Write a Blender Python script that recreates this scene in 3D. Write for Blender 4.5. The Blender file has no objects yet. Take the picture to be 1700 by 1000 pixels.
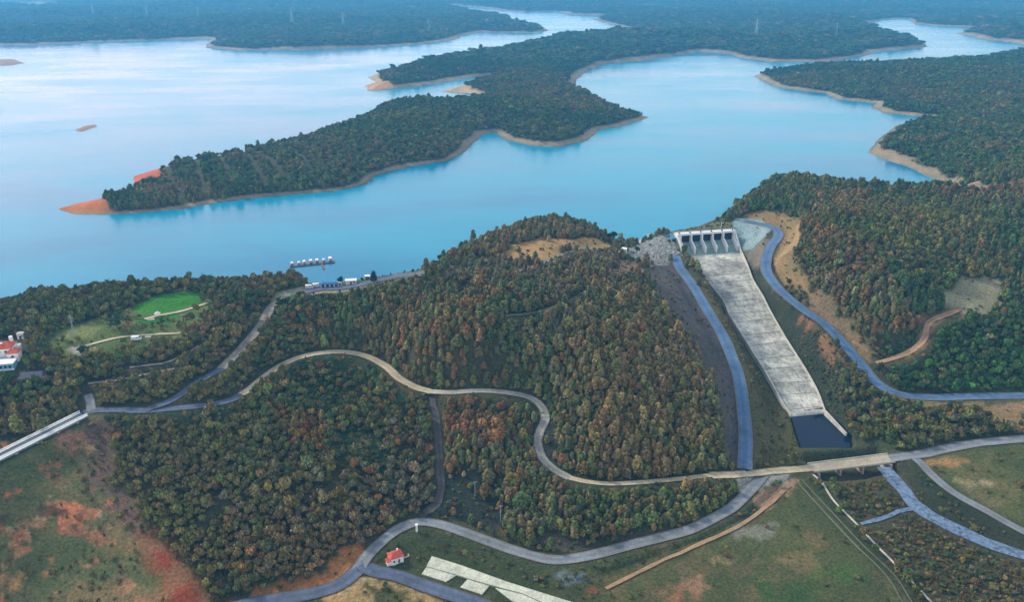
import bpy, math, random
import numpy as np
from mathutils import Vector, Matrix, Euler
R = math.radians
random.seed(7); rng = np.random.default_rng(7)
scene = bpy.context.scene
col = scene.collection

# ------------------------------------------------------------------ camera, sky, sun, exposure
CAMZ = 180.0; PITCH = R(22.2); F = 1334.0           # focal length in photograph pixels (1700 wide)
cd = bpy.data.cameras.new('camera'); cam = bpy.data.objects.new('camera', cd); col.objects.link(cam)
cam.location = (0, 0, CAMZ); cam.rotation_euler = (R(90) - PITCH, 0, 0)
cd.sensor_width = 36; cd.lens = 36 * F / 1700; cd.clip_start = 1; cd.clip_end = 60000
scene.camera = cam
SUN_EL, SUN_AZ = R(34), R(-58)                       # azimuth from +Y, negative = to the left
w = bpy.data.worlds.new('World'); scene.world = w; w.use_nodes = True
nt = w.node_tree; nt.nodes.clear()
sky = nt.nodes.new('ShaderNodeTexSky'); sky.sky_type = 'NISHITA'; sky.sun_disc = False
sky.sun_elevation = SUN_EL; sky.sun_rotation = SUN_AZ; sky.air_density = 1.3; sky.dust_density = .35; sky.ozone_density = 2.5
bg = nt.nodes.new('ShaderNodeBackground'); bg.inputs[1].default_value = 0.15
wo = nt.nodes.new('ShaderNodeOutputWorld')
bw = nt.nodes.new('ShaderNodeRGBToBW'); nt.links.new(sky.outputs[0], bw.inputs[0])      # thin even cloud: most of the blue is greyed out
tint = nt.nodes.new('ShaderNodeMix'); tint.data_type = 'RGBA'; tint.blend_type = 'MULTIPLY'; tint.inputs[0].default_value = 1; tint.inputs[7].default_value = (1.13, 1.02, .94, 1); nt.links.new(bw.outputs[0], tint.inputs[6])
mx = nt.nodes.new('ShaderNodeMix'); mx.data_type = 'RGBA'; mx.inputs[0].default_value = .66; nt.links.new(sky.outputs[0], mx.inputs[6]); nt.links.new(tint.outputs[2], mx.inputs[7])
gen = nt.nodes.new('ShaderNodeTexCoord')
def vdot(v):                                                                           # how far a sky direction lies towards v
    d = nt.nodes.new('ShaderNodeVectorMath'); d.operation = 'DOT_PRODUCT'; d.inputs[1].default_value = v; nt.links.new(gen.outputs['Generated'], d.inputs[0]); return d.outputs['Value']
def mrange(a, lo, hi):
    m_ = nt.nodes.new('ShaderNodeMapRange'); m_.interpolation_type = 'SMOOTHSTEP'; m_.inputs[1].default_value = lo; m_.inputs[2].default_value = hi; nt.links.new(a, m_.inputs[0]); return m_.outputs[0]
pk = nt.nodes.new('ShaderNodeMix'); pk.data_type = 'RGBA'; pk.blend_type = 'MULTIPLY'; pk.inputs[7].default_value = (1.0, .80, .80, 1)   # rosy cloud low in the left of the sky
nt.links.new(mrange(vdot((math.sin(R(-40)), math.cos(R(-40)), 0)), .72, .99), pk.inputs[0]); nt.links.new(mx.outputs[2], pk.inputs[6])
nt.links.new(pk.outputs[2], bg.inputs[0]); nt.links.new(bg.outputs[0], wo.inputs[0])
sd_ = bpy.data.lights.new('sun', 'SUN'); sd_.energy = 1.5; sd_.angle = R(10); sd_.color = (1, .87, .68)
sun = bpy.data.objects.new('sun', sd_); col.objects.link(sun)
sv = Vector((math.sin(SUN_AZ) * math.cos(SUN_EL), math.cos(SUN_AZ) * math.cos(SUN_EL), math.sin(SUN_EL)))
sun.rotation_euler = sv.to_track_quat('Z', 'Y').to_euler()
scene.view_settings.view_transform = 'Standard'; scene.view_settings.look = 'None'
scene.view_settings.exposure = 1.3; scene.view_settings.gamma = 1; scene.view_settings.use_curve_mapping = False
scene.cycles.max_bounces = 5; scene.cycles.diffuse_bounces = 2; scene.cycles.glossy_bounces = 2
scene.cycles.volume_bounces = 1; scene.cycles.transparent_max_bounces = 4
scene.cycles.use_denoising = True
try: scene.cycles.denoiser = 'OPENIMAGEDENOISE'
except Exception: pass

# ------------------------------------------------------------------ small tools
def tag(o, label=None, cat=None, group=None, kind=None):
    if label: o['label'] = label
    if cat: o['category'] = cat
    if group: o['group'] = group
    if kind: o['kind'] = kind
    return o
def empty(name, loc=(0, 0, 0), rz=0):
    o = bpy.data.objects.new(name, None); col.objects.link(o); o.location = loc; o.rotation_euler = (0, 0, rz)
    o.empty_display_size = .5
    return o
def smooth01(x): x = np.clip(x, 0, 1); return x * x * (3 - 2 * x)
_perm = rng.random((256, 256))
def vnoise(x, y):
    xi = np.floor(x).astype(np.int64); yi = np.floor(y).astype(np.int64)
    fx = x - xi; fy = y - yi; fx = fx * fx * (3 - 2 * fx); fy = fy * fy * (3 - 2 * fy)
    g = lambda a, b: _perm[(a + b * 57) & 255, (b + a * 13) & 255]
    return (g(xi, yi) * (1 - fx) + g(xi + 1, yi) * fx) * (1 - fy) + (g(xi, yi + 1) * (1 - fx) + g(xi + 1, yi + 1) * fx) * fy
def fbm(x, y, s, oct=4, seed=0):
    a = 1.; t = 0; n = 0
    for k in range(oct):
        t = t + a * vnoise(x / s + 17.3 * k + seed * 7.1, y / s + 9.1 * k + seed * 3.7); n += a; a *= .5; s = s / 2.03
    return t / n                                         # 0..1, mean .5
cp, sp_ = math.cos(PITCH), math.sin(PITCH)
def ray(p):
    p = np.asarray(p, float).reshape(-1, 2)
    a = (p[:, 0] - 850) / F; b = (500 - p[:, 1]) / F
    return np.stack([a, cp + b * sp_, -sp_ + b * cp], 1)
def onplane(p, z):
    d = ray(p); t = (np.asarray(z, float) - CAMZ) / d[:, 2]
    return d[:, :2] * t[:, None]
def topx(x, y, z):
    dz = z - CAMZ; f = y * cp - dz * sp_; u = y * sp_ + dz * cp
    return 850 + F * x / f, 500 - F * u / f
def poly_sd(X, Y, poly):
    """signed distance, positive inside"""
    P = np.asarray(poly, float); n = len(P)
    out = np.full(X.shape, 1e18); ins = np.zeros(X.shape, bool)
    for i in range(n):
        ax, ay = P[i]; bx, by = P[(i + 1) % n]
        ex, ey = bx - ax, by - ay; L = ex * ex + ey * ey + 1e-12
        wx = X - ax; wy = Y - ay
        t = np.clip((wx * ex + wy * ey) / L, 0, 1)
        d = (wx - ex * t) ** 2 + (wy - ey * t) ** 2
        np.minimum(out, d, out=out)
        if ay != by:
            c = ((ay > Y) != (by > Y)) & (X < (bx - ax) * (Y - ay) / (by - ay) + ax)
            ins ^= c
    d = np.sqrt(out)
    return np.where(ins, d, -d)
def spline(pts, step=3.0):
    """Catmull-Rom through points of any dimension, resampled about every step metres"""
    P = np.asarray(pts, float); P = np.vstack([2 * P[0] - P[1], P, 2 * P[-1] - P[-2]])
    out = []
    for i in range(1, len(P) - 2):
        a, b, c, d = P[i - 1], P[i], P[i + 1], P[i + 2]
        n = max(2, int(np.linalg.norm((c - b)[:2]) / step))
        for t in np.arange(n) / n:
            out.append(.5 * (2 * b + (c - a) * t + (2 * a - 5 * b + 4 * c - d) * t * t + (3 * b - a - 3 * c + d) * t ** 3))
    out.append(P[-2]); return np.array(out)
def mesh_from(name, V, Fc, mat=None, parent=None, smooth=False, loc=None):
    me = bpy.data.meshes.new(name)
    V = np.asarray(V, np.float32); Fc = np.asarray(Fc, np.int32)
    k = Fc.shape[1]
    me.vertices.add(len(V)); me.vertices.foreach_set('co', V.ravel())
    me.loops.add(Fc.size); me.loops.foreach_set('vertex_index', Fc.ravel())
    me.polygons.add(len(Fc)); me.polygons.foreach_set('loop_start', np.arange(0, Fc.size, k, dtype=np.int32))
    me.polygons.foreach_set('loop_total', np.full(len(Fc), k, np.int32))
    if smooth: me.polygons.foreach_set('use_smooth', np.ones(len(Fc), bool))
    me.update(calc_edges=True)
    if mat: me.materials.append(mat)
    o = bpy.data.objects.new(name, me); col.objects.link(o)
    if parent: o.parent = parent
    if loc is not None: o.location = loc
    return o
def setcol(me, name, C):
    a = me.color_attributes.new(name, 'FLOAT_COLOR', 'POINT')
    C4 = np.ones((len(C), 4), np.float32); C4[:, :3] = C
    a.data.foreach_set('color', C4.ravel())

class MB:
    def __init__(s): s.v = []; s.f = []
    def add(s, V, Fs):
        k = len(s.v); s.v += [tuple(v) for v in V]; s.f += [tuple(i + k for i in f) for f in Fs]
    def box(s, c, d, rz=0, taper=1.0, rx=0):
        x, y, z = d[0] / 2, d[1] / 2, d[2] / 2
        V = [(-x, -y, -z), (x, -y, -z), (x, y, -z), (-x, y, -z)] + [(a * taper, b * taper, z) for a, b in ((-x, -y), (x, -y), (x, y), (-x, y))]
        M = Matrix.Translation(c) @ Euler((rx, 0, rz)).to_matrix().to_4x4()
        s.add([M @ Vector(v) for v in V], [(3, 2, 1, 0), (4, 5, 6, 7), (0, 1, 5, 4), (1, 2, 6, 5), (2, 3, 7, 6), (3, 0, 4, 7)]); return s
    def hexa(s, V8):
        s.add(V8, [(3, 2, 1, 0), (4, 5, 6, 7), (0, 1, 5, 4), (1, 2, 6, 5), (2, 3, 7, 6), (3, 0, 4, 7)]); return s
    def tube(s, p, q, r, r2=None, n=8):
        p = Vector(p); q = Vector(q); r2 = r if r2 is None else r2
        ax = (q - p).normalized(); u = ax.orthogonal().normalized(); v = ax.cross(u)
        V = [p + (u * math.cos(a) + v * math.sin(a)) * r for a in [2 * math.pi * i / n for i in range(n)]]
        V += [q + (u * math.cos(a) + v * math.sin(a)) * r2 for a in [2 * math.pi * i / n for i in range(n)]]
        s.add(V, [(i, (i + 1) % n, n + (i + 1) % n, n + i) for i in range(n)] + [tuple(range(n - 1, -1, -1)), tuple(range(n, 2 * n))]); return s
    def prism(s, pts, z0, z1):
        n = len(pts)
        s.add([(x, y, z0) for x, y in pts] + [(x, y, z1) for x, y in pts],
              [tuple(range(n - 1, -1, -1)), tuple(range(n, 2 * n))] + [(i, (i + 1) % n, n + (i + 1) % n, n + i) for i in range(n)]); return s
    def hip(s, lx, ly, z, h, ridge=.45, over=.4, c=(0, 0)):
        x, y = lx / 2 + over, ly / 2 + over; r = lx / 2 * ridge; cx, cy = c
        s.add([(cx - x, cy - y, z), (cx + x, cy - y, z), (cx + x, cy + y, z), (cx - x, cy + y, z), (cx - x, cy - y, z + .15), (cx + x, cy - y, z + .15), (cx + x, cy + y, z + .15), (cx - x, cy + y, z + .15), (cx - r, cy, z + h), (cx + r, cy, z + h)],
              [(3, 2, 1, 0), (0, 1, 5, 4), (1, 2, 6, 5), (2, 3, 7, 6), (3, 0, 4, 7), (4, 5, 9, 8), (5, 6, 9), (6, 7, 8, 9), (7, 4, 8)]); return s
    def ball(s, c, r, n=10, m=6):
        V = [(c[0], c[1], c[2] - r)]
        for j in range(1, m):
            t = math.pi * j / m - math.pi / 2
            V += [(c[0] + r * math.cos(t) * math.cos(2 * math.pi * i / n), c[1] + r * math.cos(t) * math.sin(2 * math.pi * i / n), c[2] + r * math.sin(t)) for i in range(n)]
        V.append((c[0], c[1], c[2] + r)); L = len(V) - 1
        Fs = [(0, 1 + (i + 1) % n, 1 + i) for i in range(n)]
        for j in range(m - 2):
            a = 1 + j * n
            Fs += [(a + i, a + (i + 1) % n, a + n + (i + 1) % n, a + n + i) for i in range(n)]
        a = 1 + (m - 2) * n; Fs += [(a + i, a + (i + 1) % n, L) for i in range(n)]
        s.add(V, Fs); return s
    def build(s, name, mat, parent=None, bevel=0):
        me = bpy.data.meshes.new(name); me.from_pydata(s.v, [], s.f); me.update()
        me.materials.append(mat)
        o = bpy.data.objects.new(name, me); col.objects.link(o)
        if parent: o.parent = parent
        if bevel:
            b = o.modifiers.new('bevel', 'BEVEL'); b.width = bevel; b.segments = 1; b.limit_method = 'ANGLE'
        return o

# ------------------------------------------------------------------ materials
def newmat(name):
    m = bpy.data.materials.new(name); m.use_nodes = True
    n = m.node_tree; return m, n, n.nodes['Principled BSDF']
def N(n, t, **k):
    x = n.nodes.new(t)
    for a, b in k.items(): setattr(x, a, b)
    return x
def noise(n, scale, detail=4, rough=.6, vec=None):
    x = N(n, 'ShaderNodeTexNoise'); x.inputs['Scale'].default_value = scale; x.inputs['Detail'].default_value = detail; x.inputs['Roughness'].default_value = rough
    if vec: n.links.new(vec, x.inputs['Vector'])
    return x
def ramp(n, fac, stops):
    x = N(n, 'ShaderNodeValToRGB'); e = x.color_ramp.elements
    while len(e) < len(stops): e.new(.5)
    for i, (p, c) in enumerate(stops): e[i].position = p; e[i].color = (*c, 1) if len(c) == 3 else c
    n.links.new(fac, x.inputs[0]); return x
def mult(n, a, b, fac=1.0, mode='MULTIPLY'):
    x = N(n, 'ShaderNodeMix', data_type='RGBA', blend_type=mode); x.inputs[0].default_value = fac
    n.links.new(a, x.inputs[6]); n.links.new(b, x.inputs[7]); return x.outputs[2]
def weathered(name, base, var=.35, scale=.3, rough=.85, scale2=None, bump=.15, dark=None):
    m, n, p = newmat(name)
    tc = N(n, 'ShaderNodeTexCoord')
    a = noise(n, scale, 6, .65, tc.outputs['Object']); b = noise(n, scale2 or scale * 9, 4, .6, tc.outputs['Object'])
    lo = tuple(c * (1 - var) for c in base) if dark is None else dark
    hi = tuple(min(1, c * (1 + var * .8)) for c in base)
    r1 = ramp(n, a.outputs[0], [(.3, lo), (.5, base), (.72, hi)])
    r2 = ramp(n, b.outputs[0], [(.3, (.72, .72, .72)), (.7, (1.15, 1.15, 1.15))])
    n.links.new(mult(n, r1.outputs[0], r2.outputs[0]), p.inputs['Base Color'])
    p.inputs['Roughness'].default_value = rough; p.inputs['Specular IOR Level'].default_value = .25
    bm = N(n, 'ShaderNodeBump'); bm.inputs['Strength'].default_value = bump; bm.inputs['Distance'].default_value = .3
    n.links.new(b.outputs[0], bm.inputs['Height']); n.links.new(bm.outputs[0], p.inputs['Normal'])
    return m
M = {
 'concrete': weathered('concrete', (.50, .50, .45), .25, .12, scale2=1.5),
 'white_concrete': weathered('white_concrete', (.78, .80, .78), .12, .3),
 'old_concrete': weathered('old_concrete', (.50, .53, .43), .28, .15, scale2=1.2),
 'pale_concrete': weathered('pale_concrete', (.50, .48, .39), .2, .2),
 'asphalt': weathered('asphalt', (.07, .115, .185), .35, .08, scale2=.9, bump=.1),
 'asphalt_pale': weathered('asphalt_pale', (.14, .19, .23), .35, .06, scale2=.9, bump=.1),
 'gravel': weathered('gravel', (.36, .33, .25), .3, .08, scale2=1.3, bump=.3),
 'dirt': weathered('dirt', (.30, .20, .11), .4, .1, scale2=1.1, bump=.3),
 'grey_dirt': weathered('grey_dirt', (.095, .09, .10), .35, .1, scale2=1.1, bump=.3),
 'trail': weathered('trail', (.13, .14, .085), .35, .1, scale2=1.1, bump=.3),
 'riprap': weathered('riprap', (.13, .20, .30), .6, .5, scale2=.9, bump=1.0, dark=(.03, .05, .08)),
 'white': weathered('white_paint', (.80, .82, .82), .08, .6, .5),
 'red_tile': weathered('red_tile', (.50, .095, .06), .3, .6, .8),
 'blue_paint': weathered('blue_paint', (.16, .38, .55), .2, .6, .6),
 'slate': weathered('slate', (.05, .06, .10), .3, .5, .7),
 'glass': weathered('window_glass', (.03, .05, .07), .2, 1, .15, bump=0),
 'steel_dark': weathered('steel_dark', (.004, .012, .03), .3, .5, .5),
 'galv': weathered('galvanised', (.30, .38, .38), .15, .5, .5),
 'hull_dark': weathered('hull_dark', (.06, .03, .05), .4, .5, .5),
 'hull_red': weathered('hull_red', (.35, .06, .07), .3, .5, .5),
 'wood': weathered('wood', (.16, .11, .08), .3, .5, .9),
 'bark': weathered('bark', (.07, .05, .035), .4, .8, .95),
 'rubber': weathered('rubber', (.02, .02, .022), .2, 2, .8),
 'tan_wall': weathered('tan_wall', (.55, .47, .36), .2, .5),
}
def ground_mat():
    m, n, p = newmat('ground')
    at = N(n, 'ShaderNodeAttribute', attribute_name='cov')
    ge = N(n, 'ShaderNodeNewGeometry')
    a = noise(n, .9, 5, .7, ge.outputs['Position']); b = noise(n, .05, 5, .6, ge.outputs['Position']); c = noise(n, .012, 6, .7, ge.outputs['Position'])
    r1 = ramp(n, a.outputs[0], [(.3, (.42, .48, .45)), (.5, (1, 1, 1)), (.7, (1.65, 1.55, 1.4))])
    r2 = ramp(n, b.outputs[0], [(.3, (.75, .85, .85)), (.7, (1.25, 1.15, 1.1))])
    r3 = ramp(n, c.outputs[0], [(.35, (.8, .85, .85)), (.65, (1.2, 1.15, 1.1))])
    x = mult(n, mult(n, mult(n, at.outputs[0], r1.outputs[0]), r2.outputs[0]), r3.outputs[0])
    n.links.new(x, p.inputs['Base Color']); p.inputs['Roughness'].default_value = .95; p.inputs['Specular IOR Level'].default_value = .1
    bm = N(n, 'ShaderNodeBump'); bm.inputs['Strength'].default_value = .8; bm.inputs['Distance'].default_value = .8
    n.links.new(a.outputs[0], bm.inputs['Height']); n.links.new(bm.outputs[0], p.inputs['Normal'])
    return m
def leaf_mat(name, src):
    m, n, p = newmat(name)
    at = N(n, 'ShaderNodeAttribute', attribute_name='tcol', attribute_type=src) if src == 'INSTANCER' else N(n, 'ShaderNodeObjectInfo')
    c = at.outputs['Color']
    ge = N(n, 'ShaderNodeNewGeometry')
    r = ramp(n, ge.outputs['Random Per Island'], [(0, (.5, .55, .55)), (.5, (1, 1, 1)), (1, (1.75, 1.6, 1.45))])
    n.links.new(mult(n, c, r.outputs[0]), p.inputs['Base Color'])
    p.inputs['Roughness'].default_value = .8; p.inputs['Specular IOR Level'].default_value = .15
    return m
LEAF_I, LEAF_O = leaf_mat('foliage', 'INSTANCER'), leaf_mat('foliage_single', 'OBJECT')
def water_mat():
    m, n, p = newmat('water')
    ge = N(n, 'ShaderNodeNewGeometry')
    mp = N(n, 'ShaderNodeMapping'); mp.inputs['Scale'].default_value = (1, 2.2, 1); mp.inputs['Rotation'].default_value = (0, 0, R(-18))
    n.links.new(ge.outputs['Position'], mp.inputs[0])
    big = noise(n, .0035, 4, .55, mp.outputs[0])
    r = ramp(n, big.outputs[0], [(.3, (.000, .15, .29)), (.5, (.000, .225, .365)), (.7, (.000, .28, .42))])
    n.links.new(r.outputs[0], p.inputs['Base Color'])
    p.inputs['IOR'].default_value = 1.17; p.inputs['Specular IOR Level'].default_value = .5
    rr = ramp(n, big.outputs[0], [(.3, (.12,) * 3), (.7, (.28,) * 3)]); n.links.new(rr.outputs[0], p.inputs['Roughness'])
    s1 = noise(n, .22, 5, .6, mp.outputs[0])
    bm = N(n, 'ShaderNodeBump'); bm.inputs['Strength'].default_value = .35; bm.inputs['Distance'].default_value = .25
    n.links.new(s1.outputs[0], bm.inputs['Height']); n.links.new(bm.outputs[0], p.inputs['Normal'])
    return m

# ------------------------------------------------------------------ the lake outline (traced, put on the water level z = 0)
NEAR = [(-1500, 800), (-700, 640), (-300, 560), (-100, 534), (0, 512), (60, 494), (200, 482), (290, 476), (400, 469), (455, 463), (488, 456), (503, 457), (514, 470), (560, 470), (610, 463),
        (660, 455), (690, 452), (720, 438), (780, 408), (850, 384), (900, 376), (960, 378), (1005, 392), (1030, 409), (1050, 407), (1085, 392), (1130, 382), (1160, 376),
        (1190, 364), (1215, 345), (1260, 315), (1300, 306), (1350, 312), (1400, 326), (1470, 332), (1560, 330), (1589, 322)]
FAR = [(1579, 309), (1538, 292), (1504, 276), (1460, 263), (1436, 253), (1453, 240), (1470, 222), (1490, 206), (1528, 200), (1550, 196), (1521, 193), (1470, 188), (1446, 179), (1453, 171),
       (1410, 167), (1388, 165), (1368, 154), (1334, 151), (1290, 145), (1266, 135), (1249, 127), (1266, 121), (1300, 116), (1402, 113), (1504, 110), (1558, 103), (1623, 103), (1654, 96), (1700, 91), (1900, 86), (2400, 90),
       (2400, 70), (1900, 74), (1700, 74), (1674, 69), (1640, 66), (1589, 56), (1600, 51), (1637, 46), (1555, 43), (1514, 38), (1507, 30), (1470, 32), (1436, 39), (1470, 52), (1521, 65), (1535, 71), (1541, 77),
       (1500, 82), (1456, 86), (1429, 94), (1368, 103), (1283, 103), (1232, 96), (1208, 89), (1185, 87), (1160, 86), (1130, 91), (1060, 101), (1000, 107), (970, 120), (955, 134), (958, 148), (980, 156), (1020, 175), (1050, 188),
       (1078, 194), (1040, 208), (995, 216), (978, 233), (930, 245), (885, 243), (840, 233), (820, 221), (805, 223), (785, 238), (770, 256), (740, 268), (690, 275), (650, 284), (622, 293), (610, 306), (560, 317), (500, 323),
       (430, 329), (360, 337), (300, 348), (230, 354), (170, 357), (120, 356), (92, 347), (130, 337), (160, 331), (210, 322), (224, 308), (222, 292), (245, 284), (300, 268), (380, 256), (440, 244), (500, 231), (560, 214), (600, 196), (612, 184),
       (662, 172), (700, 176), (744, 176), (790, 170), (791, 158), (778, 154), (735, 152), (752, 146), (798, 134), (822, 124), (800, 126), (730, 138), (659, 147), (612, 151), (608, 141), (628, 138), (608, 128), (640, 122), (662, 115), (720, 98),
       (781, 88), (815, 85), (849, 78), (900, 70), (914, 64), (968, 60), (1036, 57), (1087, 52), (1100, 48), (1036, 45), (1002, 37), (982, 31), (1019, 26), (951, 24), (917, 19), (866, 20), (830, 16), (778, 11), (740, 8), (740, 10),
       (771, 16), (805, 22), (832, 26), (852, 31), (858, 40), (880, 41), (903, 46), (912, 50), (895, 54), (860, 54), (800, 53), (768, 58), (760, 65), (696, 73), (628, 78), (500, 83), (400, 84), (340, 79), (350, 64),
       (250, 67), (150, 70), (50, 75), (0, 75), (-400, 72), (-1500, 72)]
W_poly = onplane(NEAR + FAR, 0)
LAKES = [[(376, 4), (400, 2.5), (440, 7), (425, 9.5), (390, 8.5)], [(520, 8), (560, 8), (560, 10), (525, 10)], [(634, 9), (660, 7), (702, 11), (690, 13), (640, 12)], [(-60, 5), (60, 4), (112, 9), (60, 11), (-60, 9)],
         [(1355, 22), (1378, 26), (1376, 28), (1358, 24)], [(1040, 10), (1080, 9), (1120, 12), (1080, 14)]]
LAKES = [onplane(l, 0) for l in LAKES]
ISLES = [([(-20, 99), (20, 98), (42, 104), (20, 108), (-20, 110)], 1.6), ([(123, 216), (138, 209), (158, 206), (164, 209), (150, 214), (135, 219)], 1.2)]

# ------------------------------------------------------------------ near land heights: thin plate through control points (pixel, height)
CP = [(-900, 900, -10), (-300, 600, 3), (-100, 556, 5), (0, 528, 6), (100, 508, 6), (200, 497, 6), (300, 492, 6), (400, 490, 5), (500, 486, 3), (560, 484, 3), (620, 474, 5), (680, 462, 8), (100, 560, 6), (200, 560, 5), (300, 530, 5),
      (350, 505, 5), (0, 600, 4), (0, 680, -5), (80, 650, -2), (150, 660, -5), (148, 680, -6), (0, 758, -7), (0, 790, -10), (-120, 840, -11), (60, 740, -8), (0, 850, -17), (0, 1000, -35), (150, 760, -14), (150, 900, -28), (300, 1000, -35), (-300, 900, -25), (-300, 750, -8),
      (432, 541, 2), (401, 578, 0), (367, 612, -3), (326, 636, -5), (279, 667, -6), (235, 682, -6), (350, 560, 4), (300, 600, 0), (415, 645, -8), (505, 592, -6), (575, 584, -5), (640, 607, -8), (715, 650, -12), (800, 648, -10), (885, 662, -12),
      (905, 698, -16), (892, 735, -20), (945, 793, -26), (1080, 800, -28), (1230, 787, -30), (560, 540, 6), (640, 520, 9), (750, 500, 13), (850, 470, 16), (700, 580, 4), (800, 600, 4), (950, 480, 15), (950, 550, 12), (1000, 600, 4), (1050, 520, 9), (1100, 600, -3),
      (1000, 700, -12), (1100, 700, -16), (1180, 720, -22), (1200, 650, -14), (900, 393, 9.5), (850, 402, 8), (780, 428, 7), (970, 397, 9), (1010, 408, 5), (950, 418, 8), (1036, 417, 5), (900, 432, 12), (1060, 450, 7), (1090, 402, 4), (1130, 394, 3),
      (1130, 446, 0), (1174, 514, -8), (1198, 554, -14), (1215, 592, -19), (1227, 629, -23), (1232, 670, -27), (1237, 728, -30), (1235, 776, -31), (1244, 369, 4), (1289, 381, 5), (1273, 426, 2), (1280, 464, -2), (1325, 507, -6), (1368, 537, -11), (1402, 571, -16),
      (1453, 633, -23), (1538, 660, -26), (1700, 658, -24), (1300, 335, 14), (1350, 370, 18), (1400, 400, 19), (1450, 470, 11), (1500, 540, -3), (1480, 600, -19), (1500, 630, -22), (1400, 345, 15), (1500, 350, 14), (1600, 345, 13), (1700, 340, 18), (1600, 420, 16), (1700, 420, 15), (1600, 490, 4),
      (1520, 600, -18), (1600, 600, -15), (1700, 560, -7), (1700, 620, -20), (1327, 398, 9), (1361, 476, 3), (1422, 548, -9), (1350, 700, -37), (1370, 745, -36), (1450, 720, -32), (1550, 720, -29), (1700, 730, -29), (1402, 785, -37), (1440, 785, -37), (1400, 755, -37), (1473, 790, -35),
      (1600, 860, -36), (1700, 900, -36), (1500, 950, -37), (1370, 900, -35), (1200, 950, -35), (1050, 950, -34), (1130, 890, -32), (1000, 930, -33), (870, 920, -33), (770, 884, -32), (696, 866, -31), (608, 922, -32), (650, 930, -33), (780, 1000, -35), (900, 1000, -35), (480, 986, -34),
      (720, 711, -18), (733, 810, -27), (800, 860, -31), (620, 840, -28), (550, 720, -18), (620, 700, -18), (450, 700, -14), (300, 720, -12), (250, 760, -14), (250, 850, -22), (400, 850, -24), (400, 950, -32), (550, 900, -30), (900, 850, -30), (1100, 860, -31), (800, 720, -16),
      (850, 780, -24), (-900, 1100, -30), (2300, 600, -18), (2300, 420, 8), (2300, 900, -32), (850, 1200, -38), (200, 1200, -38), (1500, 1200, -38), (-300, 1200, -36), (2000, 1200, -37)]
CPa = np.array(CP, float); cxy = onplane(CPa[:, :2], CPa[:, 2]) / 300.0; cz = CPa[:, 2]
def tps_k(r2): return np.where(r2 > 1e-12, .5 * r2 * np.log(r2 + 1e-12), 0)
n_ = len(cxy); K = tps_k(((cxy[:, None] - cxy[None]) ** 2).sum(-1)) + np.eye(n_) * 2e-4
A = np.zeros((n_ + 3, n_ + 3)); A[:n_, :n_] = K; A[:n_, n_] = 1; A[:n_, n_ + 1:] = cxy; A[n_, :n_] = 1; A[n_ + 1:, :n_] = cxy.T
sol = np.linalg.solve(A, np.concatenate([cz, np.zeros(3)]))
def tps(X, Y):
    out = sol[n_] + sol[n_ + 1] * X / 300 + sol[n_ + 2] * Y / 300
    for i in range(n_): out = out + sol[i] * tps_k((X / 300 - cxy[i, 0]) ** 2 + (Y / 300 - cxy[i, 1]) ** 2)
    return out

# ------------------------------------------------------------------ the ground sheet: a fan of cells, fine near the viewpoint and coarse at the horizon
NU, NV = 900, 1150; U0, U1 = -1.3, 1.3; Y0, Y1 = 110.0, 15000.0
us = np.linspace(U0, U1, NU); vs = np.exp(np.linspace(math.log(Y0), math.log(Y1), NV))
GY, GU = np.meshgrid(vs, us, indexing='ij'); GX = GU * GY
def lookup(G, x, y):
    fu = np.clip((x / np.maximum(y, 1) - U0) / (U1 - U0) * (NU - 1), 0, NU - 1.001); fv = np.clip(np.log(np.maximum(y, Y0) / Y0) / math.log(Y1 / Y0) * (NV - 1), 0, NV - 1.001)
    iu = fu.astype(int); iv = fv.astype(int); a = fu - iu; b = fv - iv
    return (G[iv, iu] * (1 - a) + G[iv, iu + 1] * a) * (1 - b) + (G[iv + 1, iu] * (1 - a) + G[iv + 1, iu + 1] * a) * b
SD = poly_sd(GX, GY, W_poly)                             # + in the lake
for l in LAKES: SD = np.maximum(SD, poly_sd(GX, GY, l))
for p, hh in ISLES: SD = np.minimum(SD, -poly_sd(GX, GY, onplane(p, 0)))
SH = -SD + (fbm(GX, GY, 40, 3, 5) - .5) * np.clip(GY / 130, 2, 14)      # distance inland with small irregular coves
# far land
hillamp = 9 + 16 * smooth01((fbm(GX, GY, 420, 4, 2) - .35) / .35)
Hf = hillamp * (1 - np.exp(-np.maximum(SH - 6, 0) / 70)) + (fbm(GX, GY, 90, 4, 3) - .5) * 7 * smooth01(SH / 60) + np.clip(SH, 0, 12) * .18
Hf += smooth01((GY - 3000) / 5000) * (fbm(GX, GY, 900, 4, 4) - .35) * 90 * smooth01(SH / 250)
msk = (GY < 1000)
Ht = np.zeros_like(GX); Ht[msk] = tps(GX[msk], GY[msk]); Ht = np.clip(Ht, -39, 40)
Ht = Ht + (fbm(GX, GY, 35, 4, 8) - .5) * 2.2
shore = smooth01(SH / 22)
Ht = np.where(SH < 45, np.maximum(Ht, .6) * shore + np.clip(SH, 0, 8) * .1, Ht)
Ht = np.where(SH < 70, Ht + (np.maximum(Ht, .6) - Ht) * (1 - smooth01((SH - 40) / 30)), Ht)
isfar = smooth01((GY + 0.0 * GX - 640) / 120)
# the opposite shores lie across the water from the near land
isle_side = (poly_sd(GX, GY, onplane([(x, y - 14) for x, y in NEAR[:33]] + [(1470, 318), (1470, 200), (1470, 20), (-1500, 20)], 0)) > 0) & (GY < 1400)
isfar = np.where(isle_side, 1.0, isfar)
H = Hf * isfar + Ht * (1 - isfar)
H = np.where(SH < 0, np.maximum(SH * .25, -6) - .25, H)
for p, hh in ISLES:
    s = poly_sd(GX, GY, onplane(p, 0)); H = np.where(s > 0, hh * (1 - np.exp(-s / 6)), H)

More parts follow.
